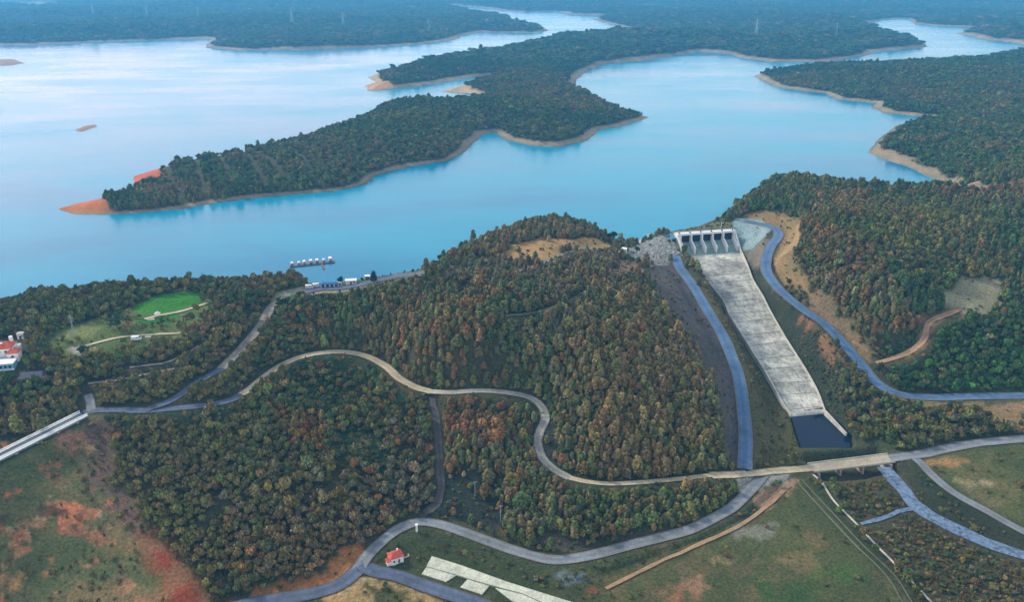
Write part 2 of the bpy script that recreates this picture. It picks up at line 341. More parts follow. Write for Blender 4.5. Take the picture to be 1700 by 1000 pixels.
def hit(p):
    """first crossing of each pixel ray with the ground"""
    p = np.asarray(p, float).reshape(-1, 2); d = ray(p); n = len(p)
    lo = np.full(n, 150.); hi = np.full(n, 1e9); t = lo.copy(); done = np.zeros(n, bool)
    tmax = np.where(d[:, 2] < 0, (CAMZ + 45) / -d[:, 2], 30000)
    for k in range(700):
        t2 = t * 1.006; P = d * t2[:, None]
        b = (lookup(H, P[:, 0], P[:, 1]) > P[:, 2] + CAMZ) | (t2 > tmax)
        nb = b & ~done; lo[nb] = t[nb]; hi[nb] = t2[nb]; done |= b; t = np.where(done, t, t2)
        if done.all(): break
    for k in range(22):
        m = (lo + hi) / 2; P = d * m[:, None]; b = lookup(H, P[:, 0], P[:, 1]) > P[:, 2] + CAMZ
        hi = np.where(b, m, hi); lo = np.where(b, lo, m)
    P = d * hi[:, None]; P[:, 2] += CAMZ; return P

# ------------------------------------------------------------------ roads: traced centre lines laid on the ground
ROADS = [ # name, pts, width, material, offset
 ('gravel_road', [(385, 664), (415, 645), (440, 625), (470, 605), (505, 591), (540, 584), (575, 584), (610, 592), (640, 608), (662, 627), (688, 642), (715, 650)], 5.0, 'gravel'),
 ('gravel_road', [(715, 650), (750, 651), (800, 648), (850, 652), (885, 662), (903, 680), (905, 698), (897, 715), (892, 735), (900, 760), (920, 780), (945, 793)], 4.5, 'gravel_blue'),
 ('gravel_road', [(945, 793), (975, 800), (1020, 803), (1080, 800), (1130, 795), (1180, 789)], 3.2, 'gravel'),
 ('road', [(1180, 789), (1230, 787), (1290, 782), (1330, 779), (1352, 776.5)], 5.6, 'gravel'),
 ('road', [(503, 486), (457, 503), (432, 541), (401, 578), (367, 612)], 6, 'gravel_grey'),
 ('road', [(367, 612), (326, 636), (299, 656), (279, 667), (240, 681)], 4.5, 'asphalt'),
 ('road', [(400, 655), (385, 664), (345, 673), (300, 677), (240, 681), (190, 680), (152, 682), (138, 686)], 5.0, 'asphalt'),
 ('road', [(146, 655), (150, 668), (152, 682)], 4.0, 'asphalt_pale'),
 ('spillway_road', [(1121, 424), (1130, 446), (1150, 473), (1174, 514), (1198, 554), (1215, 592), (1227, 629), (1233, 670), (1238, 728), (1236, 779)], 6.9, 'asphalt_blue'),
 ('hillside_road', [(1235, 366), (1255, 370), (1277, 375), (1291, 383), (1291, 394), (1280, 408), (1273, 426), (1271, 444), (1280, 464), (1300, 486), (1334, 514), (1368, 537), (1402, 571), (1429, 605), (1453, 633), (1487, 653), (1538, 660), (1606, 658), (1700, 657), (1850, 655)], 7.2, 'asphalt_blue'),
 ('road', [(1476, 761), (1505, 757), (1538, 752), (1606, 738), (1700, 728), (1900, 715)], 6.4, 'asphalt_pale'),
 ('valley_road', [(1268, 788), (1246, 812), (1215, 843), (1164, 871), (1130, 884), (1036, 908), (968, 925), (917, 930), (866, 918), (815, 901), (771, 884), (730, 871), (696, 866), (662, 878), (635, 898), (608, 924), (591, 952)], 5.5, 'asphalt_pale'),
 ('paved_road', [(600, 938), (620, 948), (662, 957), (713, 976), (781, 998), (900, 1040)], 6.6, 'asphalt'),
 ('paved_road', [(596, 944), (560, 973), (500, 989), (420, 1002), (300, 1030)], 6.6, 'asphalt'),
 ('dirt_track', [(717, 658), (727, 711), (730, 762), (733, 810), (723, 840), (703, 852)], 4.0, 'grey_dirt'),
 ('dirt_track', [(1312, 806), (1273, 840), (1232, 871), (1181, 895), (1130, 918), (1104, 929), (1036, 963), (1006, 978)], 1.9, 'dirt'),
 ('drainage_line', [(1350, 789), (1365, 803), (1385, 833), (1422, 871), (1456, 908), (1497, 949), (1545, 1000), (1560, 1016)], 1.0, 'pale_concrete'),
 ('footpath', [(1518, 760), (1530, 770), (1552, 793), (1586, 820), (1640, 850), (1700, 883), (1800, 930)], 4.6, 'asphalt_pale'),
 ('stony_stream', [(1470, 776), (1480, 790), (1497, 809), (1521, 840), (1572, 871), (1623, 895), (1691, 920), (1800, 965)], 6.5, 'riprap'),
 ('stony_stream', [(1516, 845), (1492, 850), (1470, 860), (1429, 870)], 2.0, 'riprap'),
 ('footpath', [(1322, 800), (1368, 850), (1419, 905), (1470, 956), (1500, 1003)], 1.0, 'trail'),
 ('footpath', [(1330, 797), (1380, 850), (1431, 905), (1484, 956), (1515, 1003)], .7, 'trail'),
 ('sandy_track', [(1592, 514), (1570, 522), (1545, 531), (1538, 545), (1535, 561), (1514, 583), (1490, 594), (1455, 603)], 4.4, 'dirt'),
 ('forest_track', [(839, 524), (883, 520), (927, 507), (968, 488), (990, 480)], 3.0, 'trail'),
 ('hill_road', [(860, 452), (895, 440), (920, 429), (951, 418), (985, 412), (1029, 418), (1060, 428)], 5.0, 'asphalt_pale'),
 ('park_path', [(125, 580), (150, 572), (175, 565), (212, 558), (281, 554), (300, 553)], 2.4, 'gravel'),
 ('park_path', [(146, 637), (204, 630), (252, 619), (290, 612)], 2.2, 'gravel_grey'),
 ('park_path', [(215, 610), (250, 606), (279, 602), (316, 584), (330, 575)], 2.2, 'gravel_grey'),
 ('park_path', [(240, 530), (262, 524), (300, 517), (345, 503)], 2.6, 'gravel'),
 ('quay_road', [(503, 486), (530, 480), (570, 478), (610, 470), (650, 461), (700, 456)], 6, 'asphalt'),
]
M['gravel_blue'] = weathered('gravel_blue', (.23, .27, .29), .3, .08, scale2=1.3)
M['gravel_grey'] = weathered('gravel_grey', (.24, .23, .21), .3, .08, scale2=1.3)
M['asphalt_blue'] = weathered('asphalt_blue', (.055, .135, .27), .35, .1, scale2=.9, bump=.1)
def roadmat(name, base, edge, tracks=.12):
    m = weathered(name, base, .35, .09, scale2=1.0, bump=.25); n = m.node_tree; p = n.nodes['Principled BSDF']
    src = p.inputs['Base Color'].links[0].from_socket
    at = N(n, 'ShaderNodeAttribute', attribute_name='acr'); ge = N(n, 'ShaderNodeNewGeometry'); nz_ = noise(n, .35, 4, .7, ge.outputs['Position'])
    ad = N(n, 'ShaderNodeMath', operation='MULTIPLY_ADD'); n.links.new(nz_.outputs[0], ad.inputs[0]); ad.inputs[1].default_value = .55; n.links.new(at.outputs['Fac'], ad.inputs[2])
    er = ramp(n, ad.outputs[0], [(.86, (0, 0, 0)), (1.0, (1, 1, 1))]); er.color_ramp.elements[0].position = .84 
    sc = N(n, 'ShaderNodeMath', operation='MULTIPLY'); n.links.new(ad.outputs[0], sc.inputs[0]); sc.inputs[1].default_value = .8; n.links.new(sc.outputs[0], er.inputs[0])
    tr = ramp(n, at.outputs['Fac'], [(0, (1 - tracks,) * 3), (.25, (1 - tracks * .4,) * 3), (.5, (1 + tracks,) * 3), (.75, (1,) * 3)])
    mxx = N(n, 'ShaderNodeMix', data_type='RGBA'); n.links.new(er.outputs[0], mxx.inputs[0]); n.links.new(mult(n, src, tr.outputs[0]), mxx.inputs[6]); mxx.inputs[7].default_value = (*edge, 1)
    n.links.new(mxx.outputs[2], p.inputs['Base Color']); return m
DK, TN = (.075, .078, .045), (.17, .14, .09)
for k_, b_, e_ in (('gravel', (.46, .40, .27), TN), ('gravel_blue', (.33, .33, .29), TN), ('gravel_grey', (.25, .235, .205), DK), ('asphalt', (.085, .115, .18), DK), ('asphalt_pale', (.18, .21, .235), TN), ('asphalt_blue', (.085, .165, .29), TN),
                   ('dirt', (.32, .21, .12), (.10, .09, .05)), ('trail', (.13, .14, .085), DK), ('grey_dirt', (.078, .073, .072), (.05, .05, .04)), ('riprap', (.15, .22, .32), (.06, .07, .05))):
    if k_ == 'riprap': continue
    M[k_ + '_road'] = roadmat(k_ + '_road', b_, e_)
roads = []
for name, pts, wd, mt in ROADS:
    P = hit(pts); S = spline(P, 2.5)
    z = S[:, 2].copy()
    for _ in range(10): z[1:-1] = .25 * z[:-2] + .5 * z[1:-1] + .25 * z[2:]
    S[:, 2] = z; roads.append([name, S, wd, mt])
# spillway chute outline: pixel edges with their heights
CL = [(1128, 392, 2), (1143, 425, -8), (1154, 445, -11), (1176, 471, -14), (1201, 502, -18), (1212, 527, -21), (1242, 575, -26.5), (1276, 629, -31.5), (1297, 668, -34.5), (1314, 692, -36)]
CR = [(1219, 386, 2), (1236, 427, -8), (1240, 444, -11), (1250, 468, -14), (1268, 498, -18), (1276, 515, -21), (1303, 563, -26.5), (1335, 614, -31.5), (1356, 652, -34.5), (1369, 687, -36)]
def p3(l): a = np.array(l, float); return np.column_stack([onplane(a[:, :2], a[:, 2]), a[:, 2]])
cl3, cr3 = p3(CL), p3(CR)
POOL = onplane([(1312, 688), (1372, 683), (1392, 700), (1412, 722), (1412, 744), (1330, 744)], -36.2)
RD = np.full(GX.shape, 1e3); near = GY < 900
def nearest(xs, ys, S):
    best = np.full(xs.shape, 1e18); bi = np.zeros(xs.shape, int)
    for k in range(len(S)):
        d = (xs - S[k, 0]) ** 2 + (ys - S[k, 1]) ** 2; m = d < best; best[m] = d[m]; bi[m] = k
    return np.sqrt(best), bi
blend = 9; RZ = np.zeros(GX.shape); RW = np.full(GX.shape, 1e3)
va = onplane([(139, 688), (-160, 838)], -5.0); VIA = spline(np.column_stack([va, [-6.3, -6.3]]), 3)
for _, S, wd, _m in roads + [['', VIA, 6.5, '']]:
    R_ = wd / 2 + blend + 4
    m = near & (GX > S[:, 0].min() - R_) & (GX < S[:, 0].max() + R_) & (GY > S[:, 1].min() - R_) & (GY < S[:, 1].max() + R_)
    d, bi = nearest(GX[m], GY[m], S); d = d - wd / 2
    better = d < RW[m]; q = RW[m]; q[better] = d[better]; RW[m] = q; q = RZ[m]; q[better] = S[bi, 2][better]; RZ[m] = q
RD = RW.copy()
k = 1 - smooth01((RW - 1.2) / blend); H = H * (1 - k) + (RZ - .4) * k
cc = (cl3 + cr3) / 2; ccS = spline(cc[1:], 2.0)
chute_poly = np.vstack([cl3[:, :2], cr3[::-1, :2]])
sdc = np.full(GX.shape, -1e3); sdc[near] = poly_sd(GX[near], GY[near], chute_poly)
m = (sdc > -16); d, bi = nearest(GX[m], GY[m], ccS)
k = 1 - smooth01((-sdc[m] - 1.5) / 12)
H[m] = H[m] * (1 - k) + (ccS[bi, 2] - 3.4 + np.where(sdc[m] < -1.5, 4.2, 0)) * k
sdp = np.full(GX.shape, -1e3); sdp[near] = poly_sd(GX[near], GY[near], POOL)
H = np.where(sdp > -1, -38.0, np.where(sdp > -6, np.maximum(H, -35.6), H))
RD = np.minimum(RD, -sdc); RD = np.minimum(RD, -sdp)
# verges mown on the downhill (valley) side of the roads, so the carriageways stay open
VR = np.full(GX.shape, 1e3)
mv = near & (GY > 130)
VR[mv] = np.minimum(lookup(RD, GX[mv], GY[mv] + 4), lookup(RD, GX[mv], GY[mv] + 5.5))

BA, BB = roads[3][1][-1], roads[10][1][0]; bz = (BA[2] + BB[2]) / 2
bd = (BB - BA)[:2]; bL = np.linalg.norm(bd); bd /= bL; bn = np.array([-bd[1], bd[0]])
BR = poly_sd(GX, GY, [BA[:2] + bd * 1 - bn * 9, BB[:2] - bd * 1 - bn * 9, BB[:2] - bd * 1 + bn * 9, BA[:2] + bd * 1 + bn * 9]) if True else None
k = smooth01((BR + 3) / 3); H = H * (1 - k) + np.minimum(H, bz - 5.2) * k
RD = np.where(BR > -6, np.minimum(RD, 0), RD)
# ------------------------------------------------------------------ ground cover: traced patches of bare ground, meadow, bank
SHc = SH
base = np.zeros(GX.shape + (3,)); nz = fbm(GX, GY, 60, 4, 11)[..., None]; nz2 = fbm(GX, GY, 9, 3, 12); nz3 = fbm(GX, GY, 25, 4, 13); nz4 = fbm(GX, GY, 3.2, 2, 14)
base[:] = np.array([.042, .058, .030]) * (1 - nz) * 1.4 + np.array([.06, .052, .030]) * nz * 1.1
TD = np.ones(GX.shape)                                   # tree density
SCR = np.where(GY < 520, .4, 0.)                                 # low scrub density
WET = SHc
def patch(px, colr, edge=3, tree=0., scrub=None, wob=6, amt=1., z=None):
    global TD, SCR
    P = hit(px)[:, :2]; lo = P.min(0) - 25; hi = P.max(0) + 25
    m = (GX > lo[0]) & (GX < hi[0]) & (GY > lo[1]) & (GY < hi[1])
    s = poly_sd(GX[m], GY[m], P) + (nz2[m] - .5) * wob * 1.5 + (nz3[m] - .5) * wob + (nz4[m] - .5) * wob * 1.1
    k = smooth01(s / edge + .5) * amt
    if colr is not None: base[m] = base[m] * (1 - k[:, None]) + np.array(colr) * k[:, None]
    k = smooth01(s / 3 + .5)
    if tree is not None: TD[m] = TD[m] * (1 - k) + tree * k
    if scrub is not None: SCR[m] = SCR[m] * (1 - k) + scrub * k
# left field
patch([(-400, 775), (0, 757), (70, 722), (140, 692), (172, 690), (190, 730), (196, 790), (232, 845), (280, 905), (320, 950), (390, 1015), (300, 1100), (-400, 1100)], (.092, .108, .048), 6, .0, .2)
patch([(140, 700), (185, 700), (195, 790), (235, 850), (270, 900), (210, 900), (150, 800)], (.11, .075, .065), 10, .05, .35)
patch([(225, 885), (262, 880), (290, 920), (330, 975), (390, 1020), (290, 1040), (255, 950)], (.22, .055, .03), 12, 0, .02, 4)
for c, r, colr in [((50, 778), (26, 7), (.36, .14, .07)), ((15, 820), (20, 7), (.38, .15, .06)), ((125, 855), (28, 9), (.42, .16, .08)), ((90, 892), (16, 8), (.42, .15, .08)), ((30, 912), (32, 12), (.33, .15, .07)), ((140, 940), (16, 9), (.36, .15, .09)),
                   ((20, 965), (45, 14), (.33, .2, .08)), ((75, 955), (20, 14), (.36, .17, .07)), ((210, 935), (14, 9), (.32, .14, .09)), ((110, 985), (50, 10), (.27, .19, .09)), ((165, 830), (14, 8), (.3, .13, .09)), ((225, 972), (22, 9), (.33, .19, .1)), ((100, 740), (26, 9), (.24, .13, .09)), ((60, 885), (14, 4), (.4, .33, .2)), ((180, 975), (26, 8), (.25, .15, .08))]:
    a = np.arange(10) / 10 * 2 * np.pi; patch([(c[0] + r[0] * math.cos(t), c[1] + r[1] * math.sin(t)) for t in a], colr, 2.5, None, None, 11, .95)
rs = random.Random(5)
for i in range(70):
    x = rs.uniform(-20, 245); y = rs.uniform(800 if i % 4 else 735, 1010); a0 = rs.uniform(-.6, .9); L = rs.uniform(6, 22); W_ = rs.uniform(2, 6)
    if x > 150 + (y - 735) * .42: continue
    a = np.arange(8) / 8 * 2 * np.pi
    patch([(x + L * math.cos(t) * math.cos(a0) - W_ * math.sin(t) * math.sin(a0), y + .55 * (L * math.cos(t) * math.sin(a0) + W_ * math.sin(t) * math.cos(a0))) for t in a], rs.choice([(.36, .15, .08), (.30, .19, .10), (.27, .12, .07), (.06, .05, .035), (.34, .27, .16)]), 1.2, None, None, 5, .85)
# bottom orange bank and tan junction
patch([(410, 1000), (430, 978), (480, 968), (540, 945), (575, 915), (600, 900), (608, 915), (590, 945), (545, 968), (480, 985)], (.36, .16, .06), 3, .03, .1, 4)
patch([(545, 985), (590, 955), (640, 965), (720, 990), (760, 1020), (540, 1030)], (.34, .24, .12), 3, 0, .05, 5)
patch([(610, 975), (660, 978), (700, 1000), (640, 1010)], (.08, .09, .04), 3, 0, .2, 5)
# cottage ground and meadow
patch([(625, 915), (650, 885), (700, 872), (760, 892), (820, 912), (900, 935), (975, 932), (1130, 900), (1230, 860), (1280, 815), (1330, 798), (1355, 800), (1420, 880), (1540, 1020), (1000, 1100), (760, 1010), (640, 945)], (.048, .064, .03), 4, 0, .2, 3)
patch([(1330, 802), (1290, 835), (1235, 878), (1180, 903), (1060, 955), (1010, 985), (1100, 1100), (1530, 1020), (1440, 925), (1380, 850)], (.066, .082, .036), 4, 0, .05, 3)
patch([(1010, 985), (1060, 955), (1180, 903), (1150, 905), (1060, 935), (1000, 965)], (.10, .09, .04), 3, 0, .05, 3)
for c, r, colr in [((1250, 885), (40, 12), (.16, .17, .15)), ((1200, 930), (22, 7), (.24, .19, .1)), ((1330, 935), (38, 12), (.14, .12, .06)), ((1155, 975), (20, 18), (.26, .16, .1)), ((1120, 990), (14, 10), (.25, .12, .07)), ((993, 985), (14, 8), (.32, .07, .06)), ((1300, 985), (70, 22), (.04, .085, .028)), ((940, 965), (30, 7), (.12, .18, .24)), ((1400, 950), (30, 20), (.05, .10, .03)), ((1350, 900), (20, 8), (.12, .10, .05))]:
    a = np.arange(10) / 10 * 2 * np.pi; patch([(c[0] + r[0] * math.cos(t), c[1] + r[1] * math.sin(t)) for t in a], colr, 6, None, None, 9, .8)
patch([(1290, 800), (1325, 797), (1312, 812), (1270, 848), (1255, 830)], (.30, .20, .13), 3, 0, 0, 3)
patch([(1225, 792), (1320, 782), (1290, 806), (1262, 812), (1240, 822), (1215, 805)], (.27, .28, .26), 3, 0, 0, 3)
# ravine scrub + right meadow
patch([(1365, 795), (1470, 778), (1530, 765), (1600, 850), (1720, 900), (1800, 1000), (1560, 1030), (1440, 900)], (.066, .062, .036), 3, 0, 1.3, 3)
patch([(1490, 775), (1520, 765), (1600, 835), (1720, 895), (1720, 920), (1620, 890), (1530, 840)], (.036, .045, .026), 3, 0, .25, 3)
patch([(1540, 765), (1620, 742), (1720, 738), (1900, 800), (1800, 920), (1640, 845), (1580, 810)], (.085, .10, .04), 3, 0, .1, 3)
patch([(1525, 768), (1600, 763), (1612, 768), (1590, 774), (1540, 772)], (.33, .18, .08), 3, 0, 0, 3)
patch([(1595, 800), (1640, 798), (1650, 806), (1610, 812)], (.27, .22, .13), 3, 0, 0, 6)
patch([(1640, 668), (1720, 668), (1720, 712), (1660, 712), (1630, 690)], (.20, .15, .085), 4, 0, .15, 5)
patch([(1430, 660), (1540, 668), (1640, 668), (1630, 677), (1540, 678), (1470, 676)], (.17, .14, .06), 3, 0, .1, 3)
# along the spillway
patch([(1075, 440), (1115, 432), (1140, 462), (1170, 510), (1200, 570), (1222, 640), (1228, 770), (1198, 765), (1196, 690), (1172, 610), (1128, 545), (1095, 495), (1062, 450)], (.085, .082, .085), 4, 0, .12, 4)
patch([(1128, 440), (1150, 445), (1200, 505), (1240, 575), (1312, 695), (1330, 748), (1300, 772), (1248, 772), (1248, 680), (1235, 610), (1205, 545), (1165, 485)], (.085, .085, .04), 3, .0, .45, 3)
patch([(1240, 440), (1268, 440), (1270, 470), (1300, 500), (1400, 590), (1450, 650), (1500, 668), (1480, 700), (1420, 730), (1370, 680), (1300, 560), (1262, 490)], (.035, .045, .03), 3, .55, .85, 3)
patch([(1320, 520), (1360, 545), (1400, 588), (1420, 625), (1405, 628), (1375, 580), (1330, 540)], (.22, .12, .07), 3, .1, .4, 5)
patch([(1232, 357), (1273, 349), (1307, 353), (1333, 368), (1329, 398), (1320, 418), (1327, 446), (1351, 476), (1378, 510), (1412, 550), (1447, 588), (1444, 600), (1427, 590), (1392, 550), (1352, 522), (1305, 488), (1284, 459), (1280, 432), (1293, 408), (1298, 390), (1280, 372)], (.20, .145, .07), 3, 0, .12, 4)
patch([(1330, 490), (1380, 512), (1430, 565), (1445, 592), (1420, 570), (1360, 520)], (.18, .135, .085), 4, 0, .12, 5)
patch([(1325, 372), (1332, 398), (1322, 412), (1300, 425), (1288, 440), (1284, 430), (1305, 412), (1320, 395)], (.32, .22, .12), 3, 0, 0, 2)
patch([(1215, 362), (1262, 366), (1285, 378), (1268, 396), (1252, 414), (1234, 416), (1226, 388), (1214, 376)], (.22, .31, .35), 2, 0, 0, 1.5)
patch([(1248, 414), (1268, 396), (1280, 400), (1268, 425), (1262, 445), (1240, 440), (1236, 420)], (.16, .14, .12), 3, 0, .1, 3)
patch([(1036, 418), (1055, 405), (1085, 394), (1130, 383), (1130, 400), (1140, 428), (1115, 436), (1075, 440), (1050, 430)], (.28, .29, .27), 3, 0, .08, 6)
patch([(1130, 383), (1160, 376), (1195, 366), (1218, 372), (1215, 384), (1128, 390)], (.13, .13, .07), 2, 0, .3, 2)
patch([(1002, 449), (1030, 430), (1060, 424), (1078, 434), (1066, 450), (1040, 462), (1015, 462)], (.24, .17, .12), 4, .05, .15, 6)
patch([(822, 426), (860, 404), (900, 395), (955, 396), (1016, 405), (1032, 413), (985, 412), (940, 416), (905, 432), (860, 432)], (.30, .20, .09), 3, .02, .1, 5)
patch([(715, 438), (770, 428), (830, 428), (900, 438), (850, 456), (760, 462), (700, 455)], (.12, .12, .08), 3, .22, .5, 6)
# right hill clearing
patch([(1556, 488), (1592, 458), (1662, 462), (1665, 505), (1640, 528), (1600, 530), (1575, 512)], (.25, .245, .16), 5, .01, .12, 6)
patch([(1520, 530), (1590, 508), (1596, 520), (1550, 540), (1540, 570), (1510, 590), (1525, 560)], (.20, .14, .08), 4, .05, .1, 4)
# park on the left
patch([(70, 560), (120, 537), (175, 526), (225, 508), (300, 484), (345, 488), (362, 500), (330, 540), (300, 566), (235, 585), (170, 598), (120, 594), (85, 580)], (.10, .14, .045), 3, .10, .1, 4)
patch([(100, 552), (150, 530), (170, 530), (150, 560), (110, 566)], (.17, .20, .07), 3, .0, .0, 5)
patch([(222, 512), (255, 494), (320, 482), (342, 490), (333, 503), (272, 524), (238, 520)], (.05, .22, .025), 3, 0, 0, 5)
patch([(230, 530), (262, 524), (300, 517), (290, 535), (245, 545)], (.03, .15, .03), 3, .1, .1, 3)
patch([(118, 578), (145, 572), (152, 586), (138, 592), (122, 588)], (.30, .29, .27), 2, 0, 0, 2)
patch([(35, 608), (75, 608), (78, 634), (36, 636)], (.05, .05, .04), 2, 0, .2, 2)
patch([(282, 634), (302, 626), (325, 613), (338, 602), (340, 608), (322, 624), (300, 635)], (.48, .22, .05), 2, 0, 0, 3)
patch([(455, 486), (500, 478), (510, 490), (480, 497), (452, 508)], (.33, .30, .22), 3, 0, 0, 3)
patch([(500, 476), (600, 474), (660, 455), (700, 452), (720, 458), (640, 468), (560, 486), (505, 490)], (.22, .20, .16), 2, 0, .05, 2)
patch([(495, 474), (600, 472), (660, 456), (705, 452), (705, 468), (650, 480), (610, 490), (560, 500), (505, 500)], None, 3, 0, .1, 2)
patch([(-60, 570), (45, 560), (50, 600), (45, 626), (-60, 640)], None, 3, 0, .15, 3)
patch([(1208, 365), (1292, 368), (1292, 400), (1262, 452), (1236, 452)], None, 2, 0, .03, 1)
# mottled dry grass and bare earth in the meadows
for poly, kk, cA in (([(-400, 775), (0, 757), (70, 722), (140, 692), (172, 690), (190, 730), (196, 790), (232, 845), (280, 905), (390, 1015), (300, 1100), (-400, 1100)], .62, (.19, .125, .07)), ([(1330, 802), (1235, 878), (1060, 955), (1010, 985), (1100, 1100), (1530, 1020), (1380, 850)], .65, (.12, .10, .055)), ([(625, 915), (700, 872), (900, 935), (1130, 900), (1280, 815), (1060, 955), (1000, 1060), (640, 945)], .35, (.12, .11, .06)), ([(1540, 765), (1720, 738), (1900, 800), (1640, 845)], .5, (.17, .14, .07))):
    P = hit(poly)[:, :2]; lo = P.min(0); hi = P.max(0); m = (GX > lo[0]) & (GX < hi[0]) & (GY > lo[1]) & (GY < hi[1])
    q = smooth01((fbm(GX[m], GY[m], 5, 4, 77) - .44) * 5) * smooth01((fbm(GX[m], GY[m], 38, 3, 78) - .30) * 5) * kk * (poly_sd(GX[m], GY[m], P) > 0)
    base[m] = base[m] * (1 - q[:, None]) + np.array(cA) * q[:, None]
patch([(506, 458), (600, 456), (665, 443), (702, 446), (702, 458), (600, 476), (508, 478)], None, 2, 0, .1, 1)
patch([(690, 950), (722, 918), (900, 975), (1010, 1020), (900, 1030)], None, 2, 0, 0, 1)
# green hollow and dark clearing
patch([(470, 612), (520, 596), (575, 594), (622, 612), (665, 645), (700, 668), (690, 690), (630, 672), (540, 668), (480, 655)], (.026, .068, .032), 5, .42, 1.3, 5)
patch([(560, 720), (600, 712), (650, 760), (640, 800), (600, 790)], (.026, .062, .032), 5, .25, 1.0, 8)
patch([(740, 780), (775, 770), (830, 800), (850, 860), (820, 890), (740, 862), (700, 850), (720, 820)], (.03, .04, .035), 5, .05, .5, 6)
patch([(640, 640), (700, 655), (800, 660), (830, 600), (760, 590), (700, 600)], None, 5, .75, .5, 6)
patch([(890, 660), (910, 690), (900, 740), (915, 790), (950, 795), (930, 750), (925, 700)], (.04, .05, .045), 3, .35, .4, 3)
patch([(180, 690), (400, 668), (400, 700), (330, 715), (200, 705)], (.03, .05, .025), 3, .35, .8, 5)
patch([(870, 890), (1000, 900), (1130, 870), (1150, 865), (1130, 890), (1000, 915), (900, 915)], (.06, .06, .05), 3, .02, .3, 4)
# peninsula tips
farland = isfar > .5
bankw = (np.clip(GY / 76, 6, 30) * (.35 + 1.0 * fbm(GX, GY, 130, 3, 21)))
kb = np.where(farland, 1 - smooth01((SH - bankw * .75) / (bankw * .35)), 0) * (SH > -3)
bank = np.array([.25, .245, .18]) * (1 - nz) + np.array([.25, .19, .145]) * nz
wetline = smooth01(1 - np.abs(SH - 1) / 3)[..., None]
base = base * (1 - kb[..., None]) + (bank * (1 - .5 * wetline)) * kb[..., None]
TD = TD * np.where(kb > .35, 0, 1)
patch([(85, 350), (110, 338), (170, 328), (185, 340), (182, 352), (120, 360)], (.42, .14, .05), 5, 0, 0, 5)
patch([(92, 352), (180, 352), (300, 345), (300, 356), (170, 364), (100, 362)], (.27, .22, .14), 5, None, 0, 3, .6)
patch([(216, 302), (224, 282), (262, 275), (270, 292), (256, 304), (230, 308)], (.45, .11, .055), 5, 0, 0, 5)
patch([(600, 148), (612, 136), (650, 136), (655, 144), (620, 154)], (.40, .25, .15), 6, 0, 0, 8)
patch([(600, 130), (625, 122), (632, 134), (610, 138)], (.36, .30, .20), 6, 0, 0, 8)
patch([(735, 154), (752, 144), (790, 150), (790, 156)], (.42, .31, .19), 6, 0, 0, 8)
patch([(1436, 256), (1465, 246), (1505, 256), (1540, 280), (1600, 302), (1640, 316), (1600, 318), (1500, 280)], (.25, .21, .15), 8, 0, .05, 14)
for p, hh in ISLES:
    s = poly_sd(GX, GY, onplane(p, 0)); base[s > -12] = (.30, .21, .15); TD[s > -12] = 0
TD = TD * np.where(GY < 900, smooth01((fbm(GX, GY, 12, 2, 33) - np.where(GX < -20, .17, .08)) / .14), 1); TD = np.where(SH < 3, 0, TD) ; SCR = np.where(SH < 2, 0, SCR)
TD = np.where((RD < 1.6) | (VR < .5) | (sdc > -9), 0, TD); SCR = np.where(sdc > -3, 0, SCR); SCR = np.where((RD < 1.6) | ((VR < 0) & (GX > 150)), 0, SCR)
TD = np.where(GY > 6500, TD, TD)
# plantation rides on the peninsula: straight cleared lines through the wood
for a, b in [((355, 235), (385, 300)), ((395, 230), (440, 300)), ((470, 235), (520, 285)), ((425, 245), (470, 290)), ((320, 250), (340, 315)), ((270, 262), (300, 320))]:
    S = spline(onplane([a, b], 10), 8); m = (GY < 1100) & (GY > 500) & (GX < 0)
    d, _ = nearest(GX[m], GY[m], S); TD[m] = np.where(d < 4.5, 0, TD[m])
# canopy roughness on the far woods that carry no separate trees
FARY = 5200
canopy = smooth01((GY - FARY + 600) / 800) * np.where(kb > .3, 0, 1) * (SH > 5)
H = H + canopy * (5 + 8 * fbm(GX, GY, 30, 3, 31))
base = base * (1 - canopy[..., None] * .75) + np.array([.022, .045, .03]) * canopy[..., None] * .75
idx = np.arange(NU * NV).reshape(NV, NU)
quads = np.stack([idx[:-1, :-1], idx[:-1, 1:], idx[1:, 1:], idx[1:, :-1]], -1).reshape(-1, 4)
g = mesh_from('ground', np.stack([GX, GY, H], -1).reshape(-1, 3), quads, ground_mat(), smooth=True)
setcol(g.data, 'cov', base.reshape(-1, 3)); tag(g, kind='structure')

# ------------------------------------------------------------------ water
def water_sheet():
    b = onplane([(x, y + (12 if 0 < x < 1500 else 14)) for x, y in NEAR[:-1]] + [(1640, 340), (2600, 330)], 0)
    ss = np.linspace(0, 1, 60) ** 2.5
    V = []; n = len(b)
    for s in ss:
        for p in b: V.append((p[0] + (p[0] * 15000 / p[1] - p[0]) * s, p[1] + (15000 - p[1]) * s, 0))
    i = np.arange(60 * n).reshape(60, n)
    Q = np.stack([i[:-1, :-1], i[:-1, 1:], i[1:, 1:], i[1:, :-1]], -1).reshape(-1, 4)
    o = mesh_from('lake_water', V, Q, WM, smooth=True); tag(o, kind='structure')
WM = water_mat(); water_sheet()
pm = POOL
o = mesh_from('pool_water', [(x, y, -36.2) for x, y in pm], [list(range(len(pm)))], None); tag(o, kind='structure')
m_, n0, p0 = newmat('dark_water'); p0.inputs['Base Color'].default_value = (.002, .012, .035, 1); p0.inputs['Roughness'].default_value = .06; p0.inputs['IOR'].default_value = 1.22
o.data.materials.append(m_)

